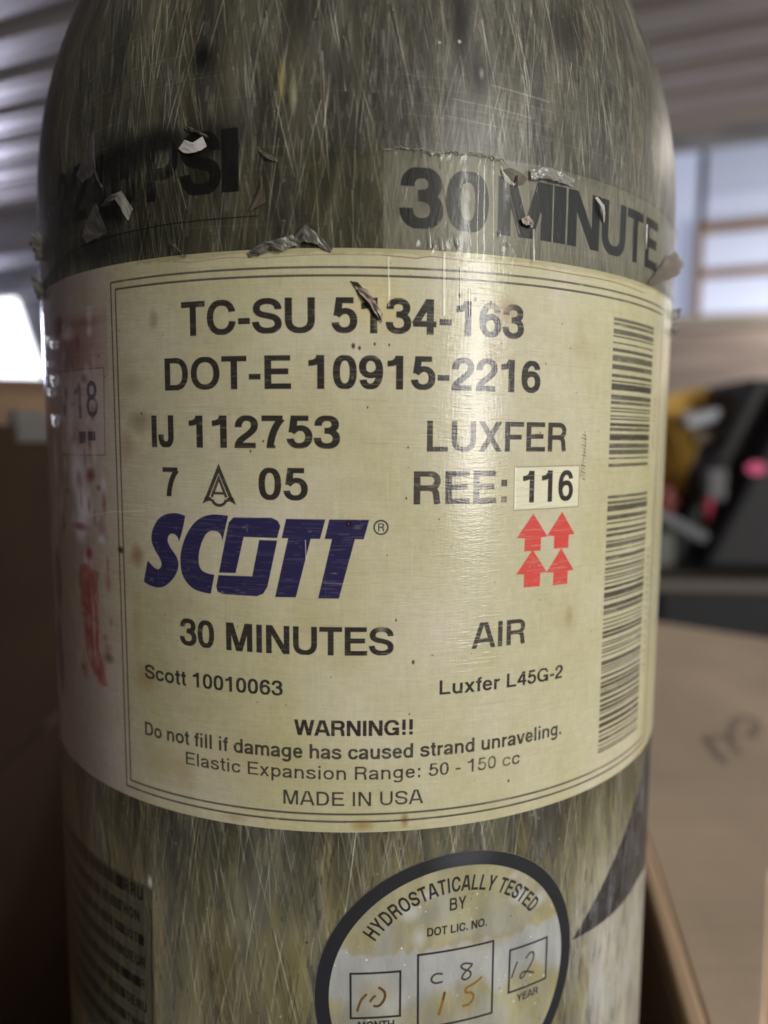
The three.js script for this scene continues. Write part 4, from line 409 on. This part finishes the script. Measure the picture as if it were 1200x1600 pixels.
{ const b = thing('brown_carton', 'brown carton behind the left flap, below the bright window', 'carton', [-0.75, 0, -1.0], 0.2); mesh('carton_side', new RoundedBoxGeometry(0.7, 0.48, 0.45, 2, 0.006).translate(0, 0.24, 0), std({ map: tex(cardC), color: 0xa89c94, roughness: 0.9 }), b); mesh('lid_flap', new RoundedBoxGeometry(0.7, 0.006, 0.2, 2, 0.002).rotateX(0.25).translate(0, 0.49, 0.13), card, b); }

// ---------------------------------------------------------------- gear behind the flap, right
const black = std({ color: 0x2c2c2e, roughness: 0.55 }), black2 = std({ color: 0x17171a, roughness: 0.7 }), seamM = std({ color: 0x5c5650, roughness: 0.6 });
{ // crate and leaning case
  const c = thing('plastic_crate', 'low black plastic crate with paler rim, under the leaning case', 'crate', [0.72, 0, -0.98], -0.1);
  mesh('crate_body', new RoundedBoxGeometry(0.56, 0.21, 0.42, 3, 0.012).translate(0, 0.105, 0), black2, c); mesh('rim', new RoundedBoxGeometry(0.58, 0.018, 0.44, 3, 0.006).translate(0, 0.217, 0), seamM, c);
  const e = thing('equipment_case', 'black equipment case standing on the crate with a pink sticker', 'equipment case', [0.69, 0.227, -0.95], -0.1);
  const side = (pts, d, z) => { const q = new THREE.Shape(); pts.forEach(([x, y], i) => (i ? q.lineTo(x, y) : q.moveTo(x, y))); const g = new THREE.ExtrudeGeometry(q, { depth: d, bevelEnabled: true, bevelSize: 0.012, bevelThickness: 0.012, bevelSegments: 4, curveSegments: 8 }); return g.translate(0, 0.012, z); };
  mesh('case_body', side([[-0.205, 0], [0.22, 0], [0.2, 0.262], [-0.09, 0.262]], 0.18, -0.1), black, e); mesh('lid', side([[-0.165, 0.008], [0.21, 0.008], [0.19, 0.256], [-0.052, 0.256]], 0.03, 0.105), std({ color: 0x262628, roughness: 0.7 }), e);
  mesh('latch', new RoundedBoxGeometry(0.03, 0.05, 0.02, 2, 0.004).translate(-0.16, 0.13, 0.12), std({ color: 0x303034, roughness: 0.4 }), e);
  mesh('sticker', new THREE.CylinderGeometry(0.011, 0.011, 0.003, 24).scale(1.3, 1, 0.8).rotateX(Math.PI / 2).translate(-0.115, 0.155, 0.1475), std({ color: 0xe0407e, roughness: 0.5 }), e).userData.label = 'bright pink oval sticker';
}
{ // dark bag with yellow webbing heaped over it
  const b = thing('gear_bag', 'dark gear bag half hidden behind the cylinder, yellow straps heaped on it', 'bag', [0.46, 0, -1.1]);
  const g = new THREE.SphereGeometry(1, 40, 26), p = g.attributes.position; for (let i = 0; i < p.count; i++) { const x = p.getX(i), y = p.getY(i), z = p.getZ(i), k = 1 + 0.12 * (fbm(x * 2 + 5, y * 2 + z * 2, 3) - 0.45); p.setXYZ(i, Math.sign(x) * Math.abs(x) ** 0.7 * 0.16 * k, 0.2 + Math.sign(y) * Math.abs(y) ** 0.7 * 0.2 * k, Math.sign(z) * Math.abs(z) ** 0.7 * 0.13 * k); } g.computeVertexNormals(); mesh('bag_body', g, black2, b);
  mesh('grab_handle', new THREE.TorusGeometry(0.05, 0.009, 10, 30, Math.PI).translate(0.04, 0.37, 0.09), black, b);
  const yel = [std({ color: 0xc29a44, roughness: 0.75 }), std({ color: 0xa07c30, roughness: 0.8 }), std({ color: 0xcaa65a, roughness: 0.75 })];
  const ribbon = (pts, m, name, label) => { const cv = new THREE.CatmullRomCurve3(pts.map((q) => new THREE.Vector3(...q))), s = new THREE.Shape(); s.moveTo(-0.017, -0.0025); s.lineTo(0.017, -0.0025); s.lineTo(0.017, 0.0025); s.lineTo(-0.017, 0.0025); const o = mesh(name, new THREE.ExtrudeGeometry(s, { steps: 60, extrudePath: cv, bevelEnabled: false }), m); o.userData = { label, category: 'strap' }; add(o); return o; };
  ribbon([[0.42, 0.30, -1.0], [0.46, 0.42, -0.96], [0.5, 0.47, -0.98], [0.56, 0.49, -0.99], [0.6, 0.47, -1.02]], yel[0], 'yellow_strap', 'yellow strap arching over the bag towards the case top');
  ribbon([[0.4, 0.28, -1.02], [0.45, 0.45, -0.98], [0.52, 0.455, -0.97], [0.57, 0.42, -0.98], [0.6, 0.40, -1.0]], yel[2], 'yellow_strap_001', 'pale yellow strap bunched just below the arching one');
  ribbon([[0.44, 0.46, -1.0], [0.47, 0.44, -0.93], [0.485, 0.40, -0.92], [0.48, 0.36, -0.925], [0.47, 0.31, -0.93]], yel[1], 'yellow_strap_002', 'ochre strap hanging down beside the cylinder edge');
  ribbon([[0.47, 0.45, -1.0], [0.5, 0.44, -0.94], [0.512, 0.41, -0.93], [0.505, 0.38, -0.935], [0.5, 0.34, -0.94]], yel[0], 'yellow_strap_003', 'yellow strap hanging down in front of the dark bag');
  const bk = (name, col, pos, sc, label, cat) => { const o = thing(name, label, cat, pos); mesh('body', new RoundedBoxGeometry(sc[0], sc[1], sc[2], 3, 0.008), std({ color: col, roughness: 0.45 }), o); mesh('prong', new RoundedBoxGeometry(sc[0] * 0.4, sc[1] * 0.6, sc[2] * 0.5, 2, 0.003).translate(0, -sc[1] * 0.6, 0), std({ color: col, roughness: 0.45 }), o); };
  bk('red_buckle', 0x8c2a22, [0.478, 0.335, -0.905], [0.03, 0.035, 0.016], 'dull red buckle at the end of the hanging ochre strap', 'buckle'); bk('red_buckle_001', 0xa01434, [0.487, 0.33, -0.80], [0.013, 0.024, 0.012], 'crimson buckle against the left side of the black case', 'buckle');
  const rod = thing('metal_bracket', 'pale grey metal bracket below the red buckles', 'bracket', [0.445, 0.305, -0.82]); mesh('arm', new RoundedBoxGeometry(0.11, 0.018, 0.02, 2, 0.004).rotateZ(-0.45), std({ color: 0x55585e, roughness: 0.5 }), rod); mesh('plate', new RoundedBoxGeometry(0.05, 0.05, 0.012, 2, 0.004).translate(-0.02, -0.04, 0), std({ color: 0x4c4f48, roughness: 0.5 }), rod);
  const rag = thing('grey_cloth', 'folded pale grey cloth beside the black case top', 'cloth', [0.53, 0.455, -0.93]); mesh('fold', new RoundedBoxGeometry(0.06, 0.02, 0.04, 3, 0.009).rotateZ(0.3), std({ color: 0xb9bcc4, roughness: 0.9 }), rag); mesh('fold', new RoundedBoxGeometry(0.05, 0.02, 0.04, 3, 0.009).rotateZ(0.1).translate(0.01, -0.03, 0), std({ color: 0x77695a, roughness: 0.9 }), rag);
}
renderer.render(scene, camera);
